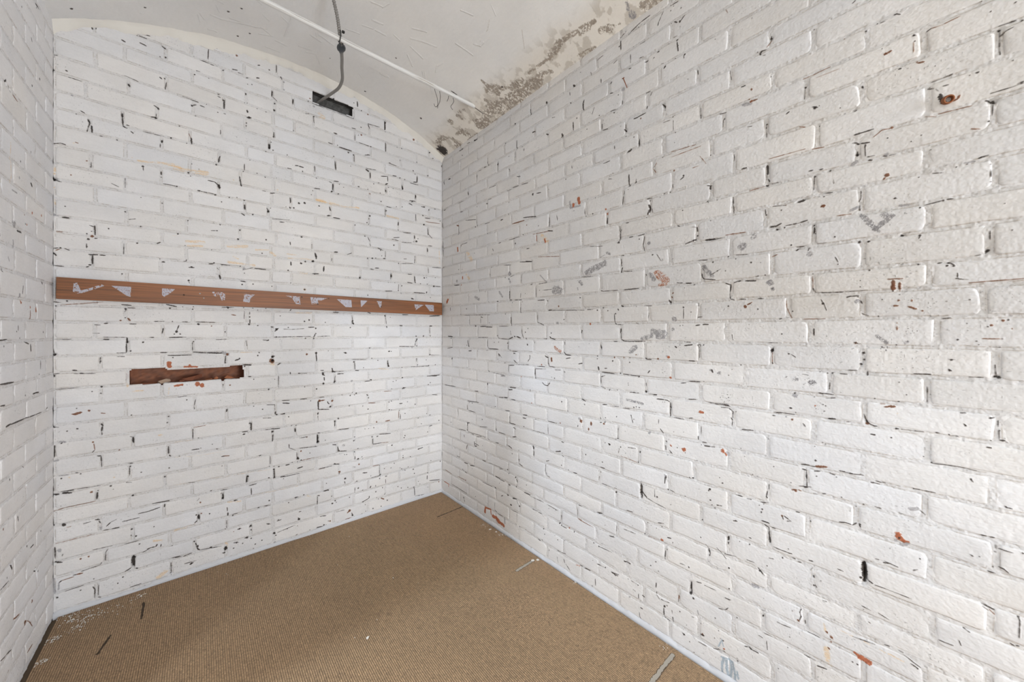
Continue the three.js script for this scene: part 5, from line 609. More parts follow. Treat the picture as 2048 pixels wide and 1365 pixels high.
// frame: local (s, y, n) to world
function brickGeometry(frame, s0, s1, yb0, yb1, yt0, yt1, proud, len, height, r) {
  const hj = 0.0042, hb = 0.0045; s0 += hj + r() * 0.002; s1 -= hj + r() * 0.002;
  const top = s => yt0 + (yt1 - yt0) * (s - s0) / (s1 - s0) - hb, bot = s => yb0 + (yb1 - yb0) * (s - s0) / (s1 - s0) + hb;
  const j = () => (r() - 0.5) * 0.0042, o = [], cut = () => 0.005 + 0.013 * r() * r();
  const cs = [cut(), cut(), cut(), cut()], L = s1 - s0;
  const add = (s, y) => o.push([s + j(), y + j()]);
  add(s0 + cs[0], bot(s0)); if (L > 0.1) { add(s0 + L * 0.35, bot(s0 + L * 0.35)); add(s0 + L * 0.68, bot(s0 + L * 0.68)); }
  add(s1 - cs[1], bot(s1)); add(s1 - cs[1] * 0.25, bot(s1) + cs[1] * 0.3); add(s1, bot(s1) + cs[1] * 1.1);
  add(s1, top(s1) - cs[2] * 1.1); add(s1 - cs[2] * 0.25, top(s1) - cs[2] * 0.3); add(s1 - cs[2], top(s1));
  if (L > 0.1) { add(s0 + L * 0.66, top(s0 + L * 0.66)); add(s0 + L * 0.33, top(s0 + L * 0.33)); }
  add(s0 + cs[3], top(s0)); add(s0 + cs[3] * 0.25, top(s0) - cs[3] * 0.3); add(s0, top(s0) - cs[3] * 1.1);
  add(s0, bot(s0) + cs[0] * 1.1); add(s0 + cs[0] * 0.25, bot(s0) + cs[0] * 0.3);
  const n = o.length, mx = (s0 + s1) / 2, my = (bot(mx) + top(mx)) / 2, pos = [], uv = [], ix = [];
  const tiltS = (r() - 0.5) * 0.012, tiltY = (r() - 0.5) * 0.03;
  const put = (s, y, d) => { const p = frame(s, y, d + (s - mx) * tiltS + (y - my) * tiltY); pos.push(p[0], p[1], p[2]); uv.push(s / len, y / height); };
  const rings = [[-0.002, -0.005], [0.0008, proud - 0.0016], [0.0045, proud - 0.0004], [0.014, proud]];
  for (const [inset, d] of rings) for (const [s, y] of o) {
    const vx = Math.sign(mx - s) * Math.min(inset, Math.abs(mx - s)), vy = Math.sign(my - y) * Math.min(inset, Math.abs(my - y)); put(s + vx, y + vy, d);
  }
  put(mx, my, proud + 0.0002);
  for (let k = 0; k < 3; k++) for (let i = 0; i < n; i++) { const a = k * n + i, b = k * n + (i + 1) % n, c = a + n, d = b + n; ix.push(a, b, d, a, d, c); }
  for (let i = 0; i < n; i++) ix.push(3 * n + i, 3 * n + (i + 1) % n, 4 * n);
  const g = new THREE.BufferGeometry(); g.setAttribute('position', new THREE.Float32BufferAttribute(pos, 3)); g.setAttribute('uv', new THREE.Float32BufferAttribute(uv, 2)); g.setIndex(ix); g.computeVertexNormals();
  g.userData = {}; g.center3 = frame(mx, my, 0); return g;
}
function buildWall({ name, label, frame, flip, len, height, bed, joints, marks, seed, warm, bright = 222, holes = [], skip = () => false, single, cell = 0.006, tmax = 9 }) {
  const wall = group(name), P = paintWall(len, height, bed, joints, marks, seed, warm, bright), mat = P.material(0.82), r = rng(seed * 77 + 1);
  // mortar: a rough sheet, sunk into real voids where the joints are open
  const nx = Math.round(len / cell), ny = Math.round(height / cell), d = new Float32Array((nx + 1) * (ny + 1));
  for (let iy = 0; iy <= ny; iy++) for (let ix = 0; ix <= nx; ix++) {
    const s = ix * len / nx, y = iy * height / ny;
    d[iy * (nx + 1) + ix] = -0.0007 + 0.0036 * (fbm(s * 12 + seed, y * 18) - 0.5) + 0.0024 * (vn(s * 75, y * 75 + seed) - 0.5);
  }
  for (const m of marks) if (m[0] === 'd' && m[1] > 3.4) for (let i = 2; i < m.length - 1; i += 2) {
    const x0 = m[i] / 1000, y0 = m[i + 1] / 1000, x1 = (m[i + 2] ?? m[i]) / 1000, y1 = (m[i + 3] ?? m[i + 1]) / 1000, w = m[1] / 2000 + 0.002;
    const dep = Math.min(0.03, m[1] * 0.0016);
    for (let iy = Math.max(0, Math.floor((Math.min(y0, y1) - w) / cell)); iy <= Math.min(ny, (Math.max(y0, y1) + w) / cell + 1); iy++) for (let ix = Math.max(0, Math.floor((Math.min(x0, x1) - w) / cell)); ix <= Math.min(nx, (Math.max(x0, x1) + w) / cell + 1); ix++) {
      const s = ix * len / nx, y = iy * height / ny, dx = x1 - x0, dy = y1 - y0, L2 = dx * dx + dy * dy, t = L2 ? clamp(((s - x0) * dx + (y - y0) * dy) / L2, 0, 1) : 0;
      const dist = Math.hypot(s - x0 - t * dx, y - y0 - t * dy); if (dist < w) { const k = iy * (nx + 1) + ix; d[k] = Math.min(d[k], -dep * smooth(w, w * 0.5, dist)); }
    }
    if (i + 3 >= m.length - 1) break;
  }
  const pos = [], uv = [], ix3 = [];
  for (let iy = 0; iy <= ny; iy++) for (let ix = 0; ix <= nx; ix++) { const s = ix * len / nx, y = iy * height / ny, p = frame(s, y, d[iy * (nx + 1) + ix]); pos.push(p[0], p[1], p[2]); uv.push(s / len, y / height); }
  for (let iy = 0; iy < ny; iy++) for (let ix = 0; ix < nx; ix++) {
    const s = (ix + 0.5) * len / nx, y = (iy + 0.5) * height / ny; if (holes.some(h => inPoly(h, s, y))) continue;
    const a = iy * (nx + 1) + ix, b = a + 1, c = a + nx + 1, e = c + 1; if (flip) ix3.push(a, e, b, a, c, e); else ix3.push(a, b, e, a, e, c);
  }
  const g = new THREE.BufferGeometry(); g.setAttribute('position', new THREE.Float32BufferAttribute(pos, 3)); g.setAttribute('uv', new THREE.Float32BufferAttribute(uv, 2)); g.setIndex(ix3); g.computeVertexNormals();
  mesh('mortar', g, mat, wall);
  const bricks = [];
  for (let c = 0; c < NC; c++) {
    const e = [0, ...joints[c].map(x => x / 1000), len];
    for (let k = 0; k + 1 < e.length; k++) {
      const s0 = e[k], s1 = e[k + 1], ms = (s0 + s1) / 2; if (s1 - s0 < 0.03 || s0 > tmax) continue;
      const yt0 = bed(c, s0), yt1 = bed(c, s1), yb0 = bed(c + 1, s0), yb1 = bed(c + 1, s1), my = (yt0 + yb0) / 2;
      if (skip(s0, s1, my)) continue;
      const proud = 0.0005 + 0.0014 * r() + (r() < 0.1 ? 0.001 : 0), q = brickGeometry(frame, s0, s1, yb0, yb1, yt0, yt1, proud, len, height, r);
      if (flip) { const a = q.index.array; for (let t = 0; t < a.length; t += 3) { const v = a[t]; a[t] = a[t + 1]; a[t + 1] = v; } q.computeVertexNormals(); }
      bricks.push([q, ms, Math.hypot(q.center3[0] - 0.474, q.center3[1] - 1.207, q.center3[2] - 2.417)]);
    }
  }
  bricks.sort((a, b) => a[2] - b[2]);
  const alone = [], rest = []; for (const b of bricks) (alone.length < 300 && b[1] < single ? alone : rest).push(b[0]);
  for (const q of alone) mesh('brick', q, mat, wall);
  if (rest.length) mesh('far_bricks', mergeGeometries(rest), mat, wall).userData.kind = 'stuff';
  top(wall, label, 'wall', 'structure');
  return { wall, mat };
}
const DOOR_NEAR = 0.94;
const BIG_HOLE = [[0.219, 0.99], [0.22, 1.026], [0.239, 1.034], [0.289, 1.035], [0.342, 1.034], [0.347, 1.02], [0.394, 1.018], [0.44, 1.02], [0.563, 1.022], [0.643, 1.028], [0.647, 0.962], [0.609, 0.951], [0.468, 0.952], [0.358, 0.947], [0.224, 0.962]];
const HIGH_HOLE = [[0.98, 2.648], [1.018, 2.652], [1.09, 2.654], [1.209, 2.642], [1.205, 2.582], [1.131, 2.575], [0.977, 2.58]];
const back = buildWall({ name: 'wall_back', label: 'white painted brick back wall with a knocked-out hole below the wooden board', frame: (s, y, n) => [s, y, n], len: W, height: 2.78, bed: bedOf.back, joints: JOINTS_BACK, marks: MARKS_BACK, seed: 3, warm: 3, holes: [BIG_HOLE, HIGH_HOLE],
  skip: (s0, s1, my) => my > vaultY((s0 + s1) / 2) + 0.03 || (my > 0.955 && my < 1.03 && s0 > 0.18 && s1 < 0.69) || (my > 2.57 && my < 2.65 && s0 > 0.94 && s1 < 1.26), single: 9 });
const right = buildWall({ name: 'wall_right', label: 'white painted brick wall on the right, chipped and flaking', frame: (s, y, n) => [W - n, y, s], flip: true, len: 2.75, height: 2.56, bed: bedOf.right, joints: JOINTS_RIGHT.map(j => j.filter(s => s < 2720)), marks: MARKS_RIGHT, seed: 8, warm: 3, skip: (a, b, my) => my > 2.56, single: 9 });
const left = buildWall({ name: 'wall_left', label: 'white painted brick wall at the left edge, seen at a slant', frame: (s, y, n) => [n, y, s], len: DOOR_NEAR, height: 2.56, bed: bedOf.left, joints: JOINTS_LEFT.map(j => j.filter(s => s < 900)), marks: MARKS_LEFT, seed: 14, warm: 1, bright: 236, skip: (a, b, my) => my > 2.56, single: 0.75 });

// masonry behind the faces, so that no light leaks in, and the rest of the shell
const plain = std(0xdedad2, 0.9);
mesh('core', box(-0.25, W + 0.25, -0.1, 3.0, -0.4, -0.16), plain, back.wall);
mesh('core', box(W + 0.03, W + 0.25, -0.1, 3.0, -0.16, DEPTH + 0.2), plain, right.wall);
mesh('plaster', box(W, W + 0.03, 0, 2.56, 2.74, DEPTH), plain, right.wall);
const DOOR0 = 0.94, DOOR1 = 2.25, DOORH = 2.0;
mesh('core', box(-0.22, -0.03, -0.1, 4.0, -0.4, DOOR0), plain, left.wall);
mesh('plaster', box(-0.22, 0, -0.1, 4.0, DOOR1, DEPTH + 0.2), plain, left.wall);
mesh('plaster', box(-0.22, 0, DOORH, 4.0, DOOR0, DOOR1), plain, left.wall);

// cavities behind the two missing-brick holes
function cavity(name, s0, s1, y0, y1, depth, col, dark, seed, parent) {
  const nx = 40, ny = 14, g = [], geos = [];
  const plane = (fn, a, b) => { const q = new THREE.PlaneGeometry(1, 1, a, b), p = q.attributes.position, c = []; for (let i = 0; i < p.count; i++) { const u = p.getX(i) + 0.5, v = p.getY(i) + 0.5, w = fn(u, v); const k = 0.012 * (fbm(w[0] * 30 + seed, w[1] * 30 + w[2] * 41) - 0.5); p.setXYZ(i, w[0] + k, w[1] + k * 0.7, w[2] + k); const n = fbm(w[0] * 38 + seed, w[1] * 38 + w[2] * 30), A = n > 0.52 ? col : dark, f = 0.7 + 0.6 * vn(w[0] * 200, w[1] * 200 + w[2] * 150); c.push(A[0] * f, A[1] * f, A[2] * f); } q.setAttribute('color', new THREE.Float32BufferAttribute(c, 3)); q.computeVertexNormals(); return q; };
  geos.push(plane((u, v) => [s0 + (s1 - s0) * u, y0 + (y1 - y0) * v, -depth], nx, ny));
  geos.push(plane((u, v) => [s0 + (s1 - s0) * u, y0, -depth * v + 0.002 * (1 - v)], nx, ny), plane((u, v) => [s0 + (s1 - s0) * u, y1, -depth * v], nx, ny));
  geos.push(plane((u, v) => [s0, y0 + (y1 - y0) * v, -depth * u], 10, ny), plane((u, v) => [s1, y0 + (y1 - y0) * v, -depth * u], 10, ny));
  return mesh(name, mergeGeometries(geos), new THREE.MeshStandardMaterial({ vertexColors: true, roughness: 0.95, side: THREE.DoubleSide }), parent);
}
cavity('brick_cavity', 0.212, 0.652, 0.945, 1.042, 0.125, [0.36, 0.15, 0.085], [0.30, 0.14, 0.09], 4, back.wall).userData.label = 'red-brown brick cavity of the missing bricks';
cavity('socket_recess', 0.974, 1.213, 2.57, 2.658, 0.06, [0.12, 0.115, 0.11], [0.09, 0.085, 0.08], 9, back.wall).userData.label = 'blackened recess where the cable leaves the wall';

// ---------------------------------------------------------------- ceiling: a shallow plastered vault
{
  const cz = 3.3, P = new Paint(W, cz, 560);
  for (let iy = 0; iy < P.ny; iy++) for (let ix = 0; ix < P.nx; ix++) {
    const x = (ix + 0.5) / 560, z = (iy + 0.5) / 560, A = fbm(x * 2 + 4, z * 2) - 0.5, B = fbm(x * 8, z * 6 + 20) - 0.5, C = vn(x * 110, z * 40) - 0.5, D = vn(x * 260, z * 260) - 0.5;
    const L = 236 + 14 * A + 8 * B + 2 * C + 3 * D, t = 3 + 8 * A, q = (iy * P.nx + ix) * 4;
    const strip = smooth(0.2, 0.09, W - x + 0.05 * (fbm(z * 7, x * 7) - 0.5));            // bare, flaking plaster along the right wall
    const sp = strip * smooth(0.5, 0.62, fbm(x * 26, z * 26 + 7)) * 26;
    P.c[q] = L + 0.3 * t - 1 - strip * 6 - sp; P.c[q + 1] = L - 2 - 0.1 * t - strip * 10 - sp * 1.06; P.c[q + 2] = L - 3 - 0.8 * t - strip * 16 - sp * 1.12; P.c[q + 3] = 255;
    P.z[iy * P.nx + ix] = 1.6 * B + 0.5 * C + 0.25 * D + 1.1 * (fbm(x * 4 + 60, z * 3) - 0.5) - 0.9 * strip + 0.7 * sp / 26;
  }
  const r = rng(21); for (let i = 0; i < 90; i++) { const x = 60 + r() * 1500, z = 60 + r() * 2300, a = 0.4 + r() * 1.0, l = 15 + r() * 45; MARKS_CEILING.push(['u', 1.5 + r() * 2.5, x, z, x + l * Math.cos(a), z - l * Math.sin(a)]); }
  P.all(MARKS_CEILING);
  const nx = 72, nz = 120, pos = [], uv = [], ix = [];
  for (let k = 0; k <= nz; k++) for (let i = 0; i <= nx; i++) { const x = i / nx * W, z = k / nz * cz; pos.push(x, vaultY(x) + 0.006 * (fbm(x * 6, z * 6) - 0.5), z); uv.push(i / nx, k / nz); }
  for (let k = 0; k < nz; k++) for (let i = 0; i < nx; i++) { const a = k * (nx + 1) + i, b = a + 1, c = a + nx + 1, d = c + 1; ix.push(a, b, d, a, d, c); }
  const g = new THREE.BufferGeometry(); g.setAttribute('position', new THREE.Float32BufferAttribute(pos, 3)); g.setAttribute('uv', new THREE.Float32BufferAttribute(uv, 2)); g.setIndex(ix); g.computeVertexNormals();
  const c = group('ceiling'); mesh('plaster', g, P.material(0.8, 0.006), c); mesh('plaster', box(0, W, 2.6, 2.8, cz, DEPTH), plain, c); mesh('slab', box(-0.25, W + 0.25, 2.8, 3.0, -0.4, DEPTH + 0.2), plain, c);
  top(c, 'low vaulted plaster ceiling with trowel ridges and flaked patches by the right wall', 'ceiling', 'structure');
}
// plaster fillets: along the vault on the back wall, and along the foot of the walls
function strip(name, label, pts, prof, m, seed) {          // pts: [x,y,z, ox,oy,oz (out), ux,uy,uz (up)]
  const pos = [], ix = [], n = prof.length;
  pts.forEach((p, i) => prof.forEach(([a, b], k) => { const w = 0.65 + 0.7 * fbm(i * 0.21 + seed, k * 3.1), A = a * w, B = b * (0.2 + 1.4 * fbm(i * 0.13 + 9, seed) + 0.35 * (vn(i * 0.9, seed + 3) - 0.5)); pos.push(p[0] + p[3] * A + p[6] * B, p[1] + p[4] * A + p[7] * B, p[2] + p[5] * A + p[8] * B); }));
  for (let i = 0; i + 1 < pts.length; i++) for (let k = 0; k + 1 < n; k++) { const a = i * n + k, b = a + 1, c = a + n, d = c + 1; ix.push(a, c, d, a, d, b); }
  const g = new THREE.BufferGeometry(); g.setAttribute('position', new THREE.Float32BufferAttribute(pos, 3)); g.setIndex(ix); g.computeVertexNormals();
  return top(mesh(name, g, m), label, 'trim', 'structure');
}
const bluish = std(0xcfcfd2, 0.85, { side: THREE.DoubleSide }), cream = std(0xe6e1d8, 0.85, { side: THREE.DoubleSide });
strip('trim_1', 'rounded plaster fillet where the back wall meets the vault', Array.from({ length: 150 }, (_, i) => { const x = i / 149 * W; return [x, vaultY(x), 0, 0, 0, 1, 0, -1, 0]; }), [[0.032, -0.006], [0.022, 0.006], [0.013, 0.02], [0.006, 0.036], [-0.004, 0.046]], cream, 2);
strip('trim_2', 'lumpy whitewashed mortar fillet along the foot of the back wall', Array.from({ length: 200 }, (_, i) => [i / 199 * W, 0, 0, 0, 0, 1, 0, 1, 0]), [[0.009, -0.01], [0.009, 0.004], [0.007, 0.011], [0.003, 0.018], [-0.005, 0.022]], bluish, 5);
strip('trim_3', 'lumpy whitewashed mortar fillet along the foot of the right wall', Array.from({ length: 280 }, (_, i) => [W, 0, i / 279 * 2.75, -1, 0, 0, 0, 1, 0]), [[0.008, -0.01], [0.008, 0.003], [0.006, 0.009], [0.003, 0.015], [-0.005, 0.018]], bluish, 7);

// ---------------------------------------------------------------- floor: ribbed loop carpet, ribs running away from the camera
{
  const fx = W - 0.03, fz = 3.27, nx = 2046, ny = 2046, c = new Uint8ClampedArray(nx * ny * 4), b = new Uint8Array(nx * ny * 4);
  const cuts = [[1.637, 0.318, 1.84, 0.307, 0], [1.682, 1.049, 1.80, 1.045, 1], [1.648, 1.787, 1.806, 1.785, 1], [0.179, 0.378, 0.2, 0.29, 0], [0.282, 0.25, 0.279, 0.13, 0]];
  for (let iy = 0; iy < ny; iy++) for (let ix = 0; ix < nx; ix++) {
    const x = 0.015 + (ix + 0.5) / nx * fx, z = 0.012 + (iy + 0.5) / ny * fz;
    const wob = 0.0012 * (vn(x * 9, z * 14) - 0.5), rib = (x + wob) / 0.0066, ph = rib - Math.floor(rib), ridge = Math.sin(ph * Math.PI), col = Math.floor(rib);
    const loop = 0.5 + 0.5 * Math.sin(z / 0.0052 * 6.283 + h2(col, 7) * 6.283), fleck = vn(x * 420, z * 380), tuft = vn(col * 1.7, z * 230);
    const A = fbm(x * 3 + 2, z * 3) - 0.5, gap = smooth(0.42, 0.12, ridge);
    let v = 1 + 0.1 * A + 0.24 * (tuft - 0.5) + 0.16 * (fleck - 0.5) - gap * (0.26 + 0.3 * smooth(0.55, 0.8, tuft)) + 0.05 * (loop - 0.5);
    if (vn(x * 300 + 90, z * 300) > 0.93) v *= 0.72; if (vn(x * 330 + 9, z * 330 + 50) > 0.95) v *= 1.25;
    let cr = 172 * v, cg = 142 * v, cb = 110 * v, h = 0.75 * ridge + 0.18 * loop * ridge + 0.1 * tuft;
    for (const [x0, z0, x1, z1, grey] of cuts) {
      const dx = x1 - x0, dz = z1 - z0, t = clamp(((x - x0) * dx + (z - z0) * dz) / (dx * dx + dz * dz), 0, 1), dist = Math.hypot(x - x0 - t * dx, z - z0 - t * dz) + 0.004 * (vn(x * 120, z * 120) - 0.5);
      const w = grey ? 0.011 : 0.0045; if (dist < w) { const a = smooth(w, w * 0.6, dist); const k = grey && dist < 0.007 ? [168, 160, 148] : [70, 56, 42]; cr += (k[0] - cr) * a; cg += (k[1] - cg) * a; cb += (k[2] - cb) * a; h *= 1 - a; }
    }
    const q = (iy * nx + ix) * 4; c[q] = cr; c[q + 1] = cg; c[q + 2] = cb; c[q + 3] = 255; b[q] = b[q + 1] = b[q + 2] = clamp(h * 255, 0, 255); b[q + 3] = 255;
  }
  const m = new THREE.MeshStandardMaterial({ map: tex(new Uint8Array(c.buffer), nx, ny, true), bumpMap: tex(b, nx, ny, false), bumpScale: 0.003, roughness: 0.95 });
  const f = group('floor');
  const g = new THREE.PlaneGeometry(fx, fz, 60, 100); g.rotateX(-Math.PI / 2); g.translate(0.015 + fx / 2, 0, 0.012 + fz / 2);
  { const p = g.attributes.position, u = g.attributes.uv; for (let i = 0; i < p.count; i++) { u.setXY(i, (p.getX(i) - 0.015) / fx, (p.getZ(i) - 0.012) / fz); p.setY(i, 0.0025 * (fbm(p.getX(i) * 4, p.getZ(i) * 4) - 0.5)); } g.computeVertexNormals(); }
  mesh('carpet', g, m, f);
  mesh('carpet', box(0.015, 0.015 + fx, -0.008, -0.001, 0.012 + fz, DEPTH), std(0xac8e6e, 0.95), f);
  mesh('subfloor', box(-0.22, W + 0.25, -0.2, -0.008, -0.4, DEPTH + 0.2), std(0x6a5a48, 0.95), f);
  mesh('carpet_edge', box(0.015, 0.015 + fx, -0.008, -0.003, 0.012, 0.012 + fz), std(0x7a6146, 0.95), f);
  top(f, 'tan ribbed loop carpet covering the whole floor', 'floor', 'structure');
}

// ---------------------------------------------------------------- front wall with the window, and the hall beyond the doorway (outside the frame)
{
  const wf = group('wall_front'), z0 = DEPTH, z1 = DEPTH + 0.2;
  mesh('plaster', box(-0.25, W + 0.25, -0.1, 0.15, z0, z1), plain, wf); mesh('plaster', box(-0.25, W + 0.25, 1.95, 3.0, z0, z1), plain, wf);
  mesh('plaster', box(-0.25, 1.0, 0.15, 1.95, z0, z1), plain, wf); mesh('plaster', box(1.8, W + 0.25, 0.15, 1.95, z0, z1), plain, wf);
  top(wf, 'plain plastered wall behind the camera', 'wall', 'structure');
  const win = (name, label, x0, x1, y0, y1, z0, z1, along) => {
    const w = group(name), fm = std(0xe8e6e0, 0.6), glass = new THREE.MeshPhysicalMaterial({ color: 0xffffff, transmission: 1, thickness: 0, roughness: 0.02 }), t = 0.05;
    if (along === 'x') { mesh('window_frame', mergeGeometries([box(x0, x1, y0, y0 + t, z0, z1), box(x0, x1, y1 - t, y1, z0, z1), box(x0, x0 + t, y0, y1, z0, z1), box(x1 - t, x1, y0, y1, z0, z1)]), fm, w); mesh('pane', box(x0, x1, y0, y1, (z0 + z1) / 2 - 0.003, (z0 + z1) / 2 + 0.003), glass, w); }
    else { mesh('window_frame', mergeGeometries([box(x0, x1, y0, y0 + t, z0, z1), box(x0, x1, y1 - t, y1, z0, z1), box(x0, x1, y0, y1, z0, z0 + t), box(x0, x1, y0, y1, z1 - t, z1)]), fm, w); mesh('pane', box((x0 + x1) / 2 - 0.003, (x0 + x1) / 2 + 0.003, y0, y1, z0, z1), glass, w); }
    top(w, label, 'window', 'structure');
  };
  win('window_1', 'tall glazed opening in the wall behind the camera', 1.0, 1.8, 0.15, 1.95, DEPTH + 0.1, DEPTH + 0.15, 'x');
  const wc = group('wall_hall'), x0 = -3.5, x1 = -3.25, zA = -0.6, zB = 5.0, hy = 4.0;
  mesh('plaster', box(x0, x1, 1.8, 3.0, zA, zB), plain, wc); mesh('plaster', box(x0, x1, -0.1, 0.1, zA, zB), plain, wc); mesh('plaster', box(x0, x1, 0.1, 1.8, zA, 1.2), plain, wc); mesh('plaster', box(x0, x1, 0.1, 1.8, 2.6, zB), plain, wc); mesh('plaster', box(x0, x1, 3.56, hy, zA, zB), plain, wc);
  mesh('plaster', box(x0, x1, 3.0, 3.56, zA, 0.72), plain, wc); mesh('plaster', box(x0, x1, 3.0, 3.56, 1.28, 3.42), plain, wc); mesh('plaster', box(x0, x1, 3.0, 3.56, 3.98, zB), plain, wc);
  mesh('plaster', box(x0, -0.22, -0.1, hy, zA - 0.2, zA), plain, wc); mesh('plaster', box(x0, -0.22, -0.1, hy, zB, zB + 0.2), plain, wc);
  mesh('plaster', box(-0.25, -0.22, -0.1, hy, zA, -0.39), plain, wc);
  mesh('hall_ceiling', box(x0, 0, hy, hy + 0.1, zA, zB), plain, wc); mesh('hall_floor', box(x0, -0.22, -0.2, -0.008, zA, zB), std(0x8a7a66, 0.9), wc);
  top(wc, 'plain walls of the tall hall beyond the doorway', 'wall', 'structure');
  win('window_2', 'small high hall window facing the doorway', -3.4, -3.35, 3.0, 3.56, 0.72, 1.28, 'z');
  win('window_4', 'glazed hall door opposite the doorway', -3.4, -3.35, 0.1, 1.8, 1.2, 2.6, 'z');
  win('window_3', 'small high hall window further along', -3.4, -3.35, 3.0, 3.56, 3.42, 3.98, 'z');
  const d = group('door_1');
  mesh('leaf', box(-0.22 - 1.13, -0.22, 0.005, 1.98, DOOR1, DOOR1 + 0.04), std(0xcfc8ba, 0.6), d);
  const h = mesh('handle', new THREE.CylinderGeometry(0.01, 0.01, 0.12, 12), std(0x9a9a9a, 0.3, { metalness: 0.9 }), d); h.rotation.z = Math.PI / 2; h.position.set(-1.27, 1.0, DOOR1 - 0.04);
  top(d, 'flat door leaf standing open into the hall', 'door', 'structure');
}

// ---------------------------------------------------------------- wooden board on the back wall
{
  const b = group('wooden_board'), L = 1.823, H = 0.091, T = 0.02, P = new Paint(L, H + 0.03, 1100);
  for (let iy = 0; iy < P.ny; iy++) for (let ix = 0; ix < P.nx; ix++) {
    const x = ix / 1100, y = iy / 1100, w = 0.006 * (fbm(x * 2.5, y * 6) - 0.5), g1 = vn(x * 5, (y + w) * 230), g2 = vn(x * 16 + 5, (y + w) * 620), A = fbm(x * 3 + 1, y * 22) - 0.5;
    const v = 1 + 0.26 * (g1 - 0.5) + 0.18 * (g2 - 0.5) + 0.22 * A, q = (iy * P.nx + ix) * 4;
    P.c[q] = 132 * v; P.c[q + 1] = 82 * v; P.c[q + 2] = 46 * v; P.c[q + 3] = 255; P.z[iy * P.nx + ix] = 0.25 * (g2 - 0.5) + 0.2 * (g1 - 0.5);
  }
  INK.t = [172, 168, 176, 0.92, 0.15]; INK.w = [176, 128, 84, 0.35, 0];
  const tri = (x, y, pts, solid = 0.3) => {                  // torn tape residue: a ragged polygon in mm
    const P0 = 1100 / 1000; const xs = pts.map(p => x + p[0]), ys = pts.map(p => y + p[1]);
    for (let iy = Math.floor(Math.min(...ys) * P0); iy <= Math.max(...ys) * P0; iy++) for (let ix = Math.floor(Math.min(...xs) * P0); ix <= Math.max(...xs) * P0; ix++) {
      if (ix < 0 || iy < 0 || ix >= P.nx || iy >= P.ny) continue;
      const px = ix / P0, py = iy / P0; if (!inPoly(pts.map(p => [x + p[0], y + p[1]]), px + 1.6 * (vn(px, py) - 0.5), py + 1.6 * (vn(px + 9, py) - 0.5))) continue;
      const n = vn(px * 0.22, py * 0.16) * 0.6 + vn(px * 0.6 + 4, py * 0.35) * 0.4; if (n < solid) continue;
      const q = (iy * P.nx + ix) * 4, v = 0.9 + 0.2 * vn(px * 0.5, py * 0.5); P.c[q] = 176 * v; P.c[q + 1] = 172 * v; P.c[q + 2] = 181 * v; P.z[iy * P.nx + ix] += 0.2;
    }
  };
  // positions measured along the board, y from its lower edge
  tri(45, 25, [[0, 8], [12, 0], [28, 4], [90, 40], [82, 46], [40, 22], [22, 14], [12, 46], [2, 44]], 0.35);
  tri(155, 22, [[0, 46], [62, 46], [60, 0], [48, 4]], 0.25); tri(318, 30, [[0, 40], [46, 40], [28, 18], [8, 0], [0, 8]], 0.3);
  tri(500, 25, [[0, 44], [52, 44], [54, 6], [40, 0], [32, 22], [8, 20]], 0.46); tri(628, 22, [[4, 46], [52, 46], [34, 26], [28, 0], [0, 4]], 0.38);
  tri(820, 26, [[0, 46], [70, 46], [76, 0], [50, 2], [34, 34]], 0.36); tri(945, 30, [[0, 42], [90, 42], [60, 26], [40, 26], [44, 8], [8, 0]], 0.32);
  tri(1090, 24, [[0, 46], [86, 46], [90, 0], [52, 0]], 0.2); tri(1232, 28, [[0, 44], [44, 44], [4, 0]], 0.1); tri(1335, 30, [[0, 44], [34, 44], [30, 4], [20, 2]], 0.34);
  tri(1600, 26, [[0, 42], [74, 42], [36, 18], [10, 0]], 0.34); tri(1680, 20, [[0, 50], [72, 50], [74, 4], [40, 4]], 0.24);
  for (const [x, y] of [[395, 45], [902, 70], [1045, 72], [985, 36], [1365, 40]]) P.stroke('d', 6, [x, y]);
  for (const [x, y] of [[455, 56], [470, 34]]) P.stroke('p', 5, [x, y]);
  const g = new RoundedBoxGeometry(L, H, T, 2, 0.002), p = g.attributes.position, u = g.attributes.uv;
  for (let i = 0; i < p.count; i++) u.setXY(i, clamp((p.getX(i) + L / 2) / L, 0.001, 0.999), clamp((p.getY(i) + H / 2 + (Math.abs(p.getZ(i)) < T / 2 - 0.0021 ? 0.012 : 0)) / (H + 0.03), 0, 1));
  mesh('board', g, P.material(0.5, 0.002), b);
  for (const x of [-0.82, 0.02, 0.83]) mesh('batten', box(x - 0.03, x + 0.03, -0.025, 0.025, -0.022, -T / 2 + 0.001), std(0x6d4527, 0.8), b);
  const cap = new THREE.CylinderGeometry(0.0032, 0.0032, 0.003, 14); cap.rotateX(Math.PI / 2);
  for (const [x, y] of [[-0.516, 0.0], [0.075, -0.012], [0.455, -0.008]]) { const s = mesh('screw', cap, std(0x3c2a1e, 0.5, { metalness: 0.6 }), b); s.position.set(x, y, T / 2); }
  b.position.set(0.9245, 1.3825, 0.022); b.rotation.z = -Math.atan2(0.015, 1.823);
  top(b, 'long brown wooden board with grey tape scraps fixed across the back wall', 'board');
}

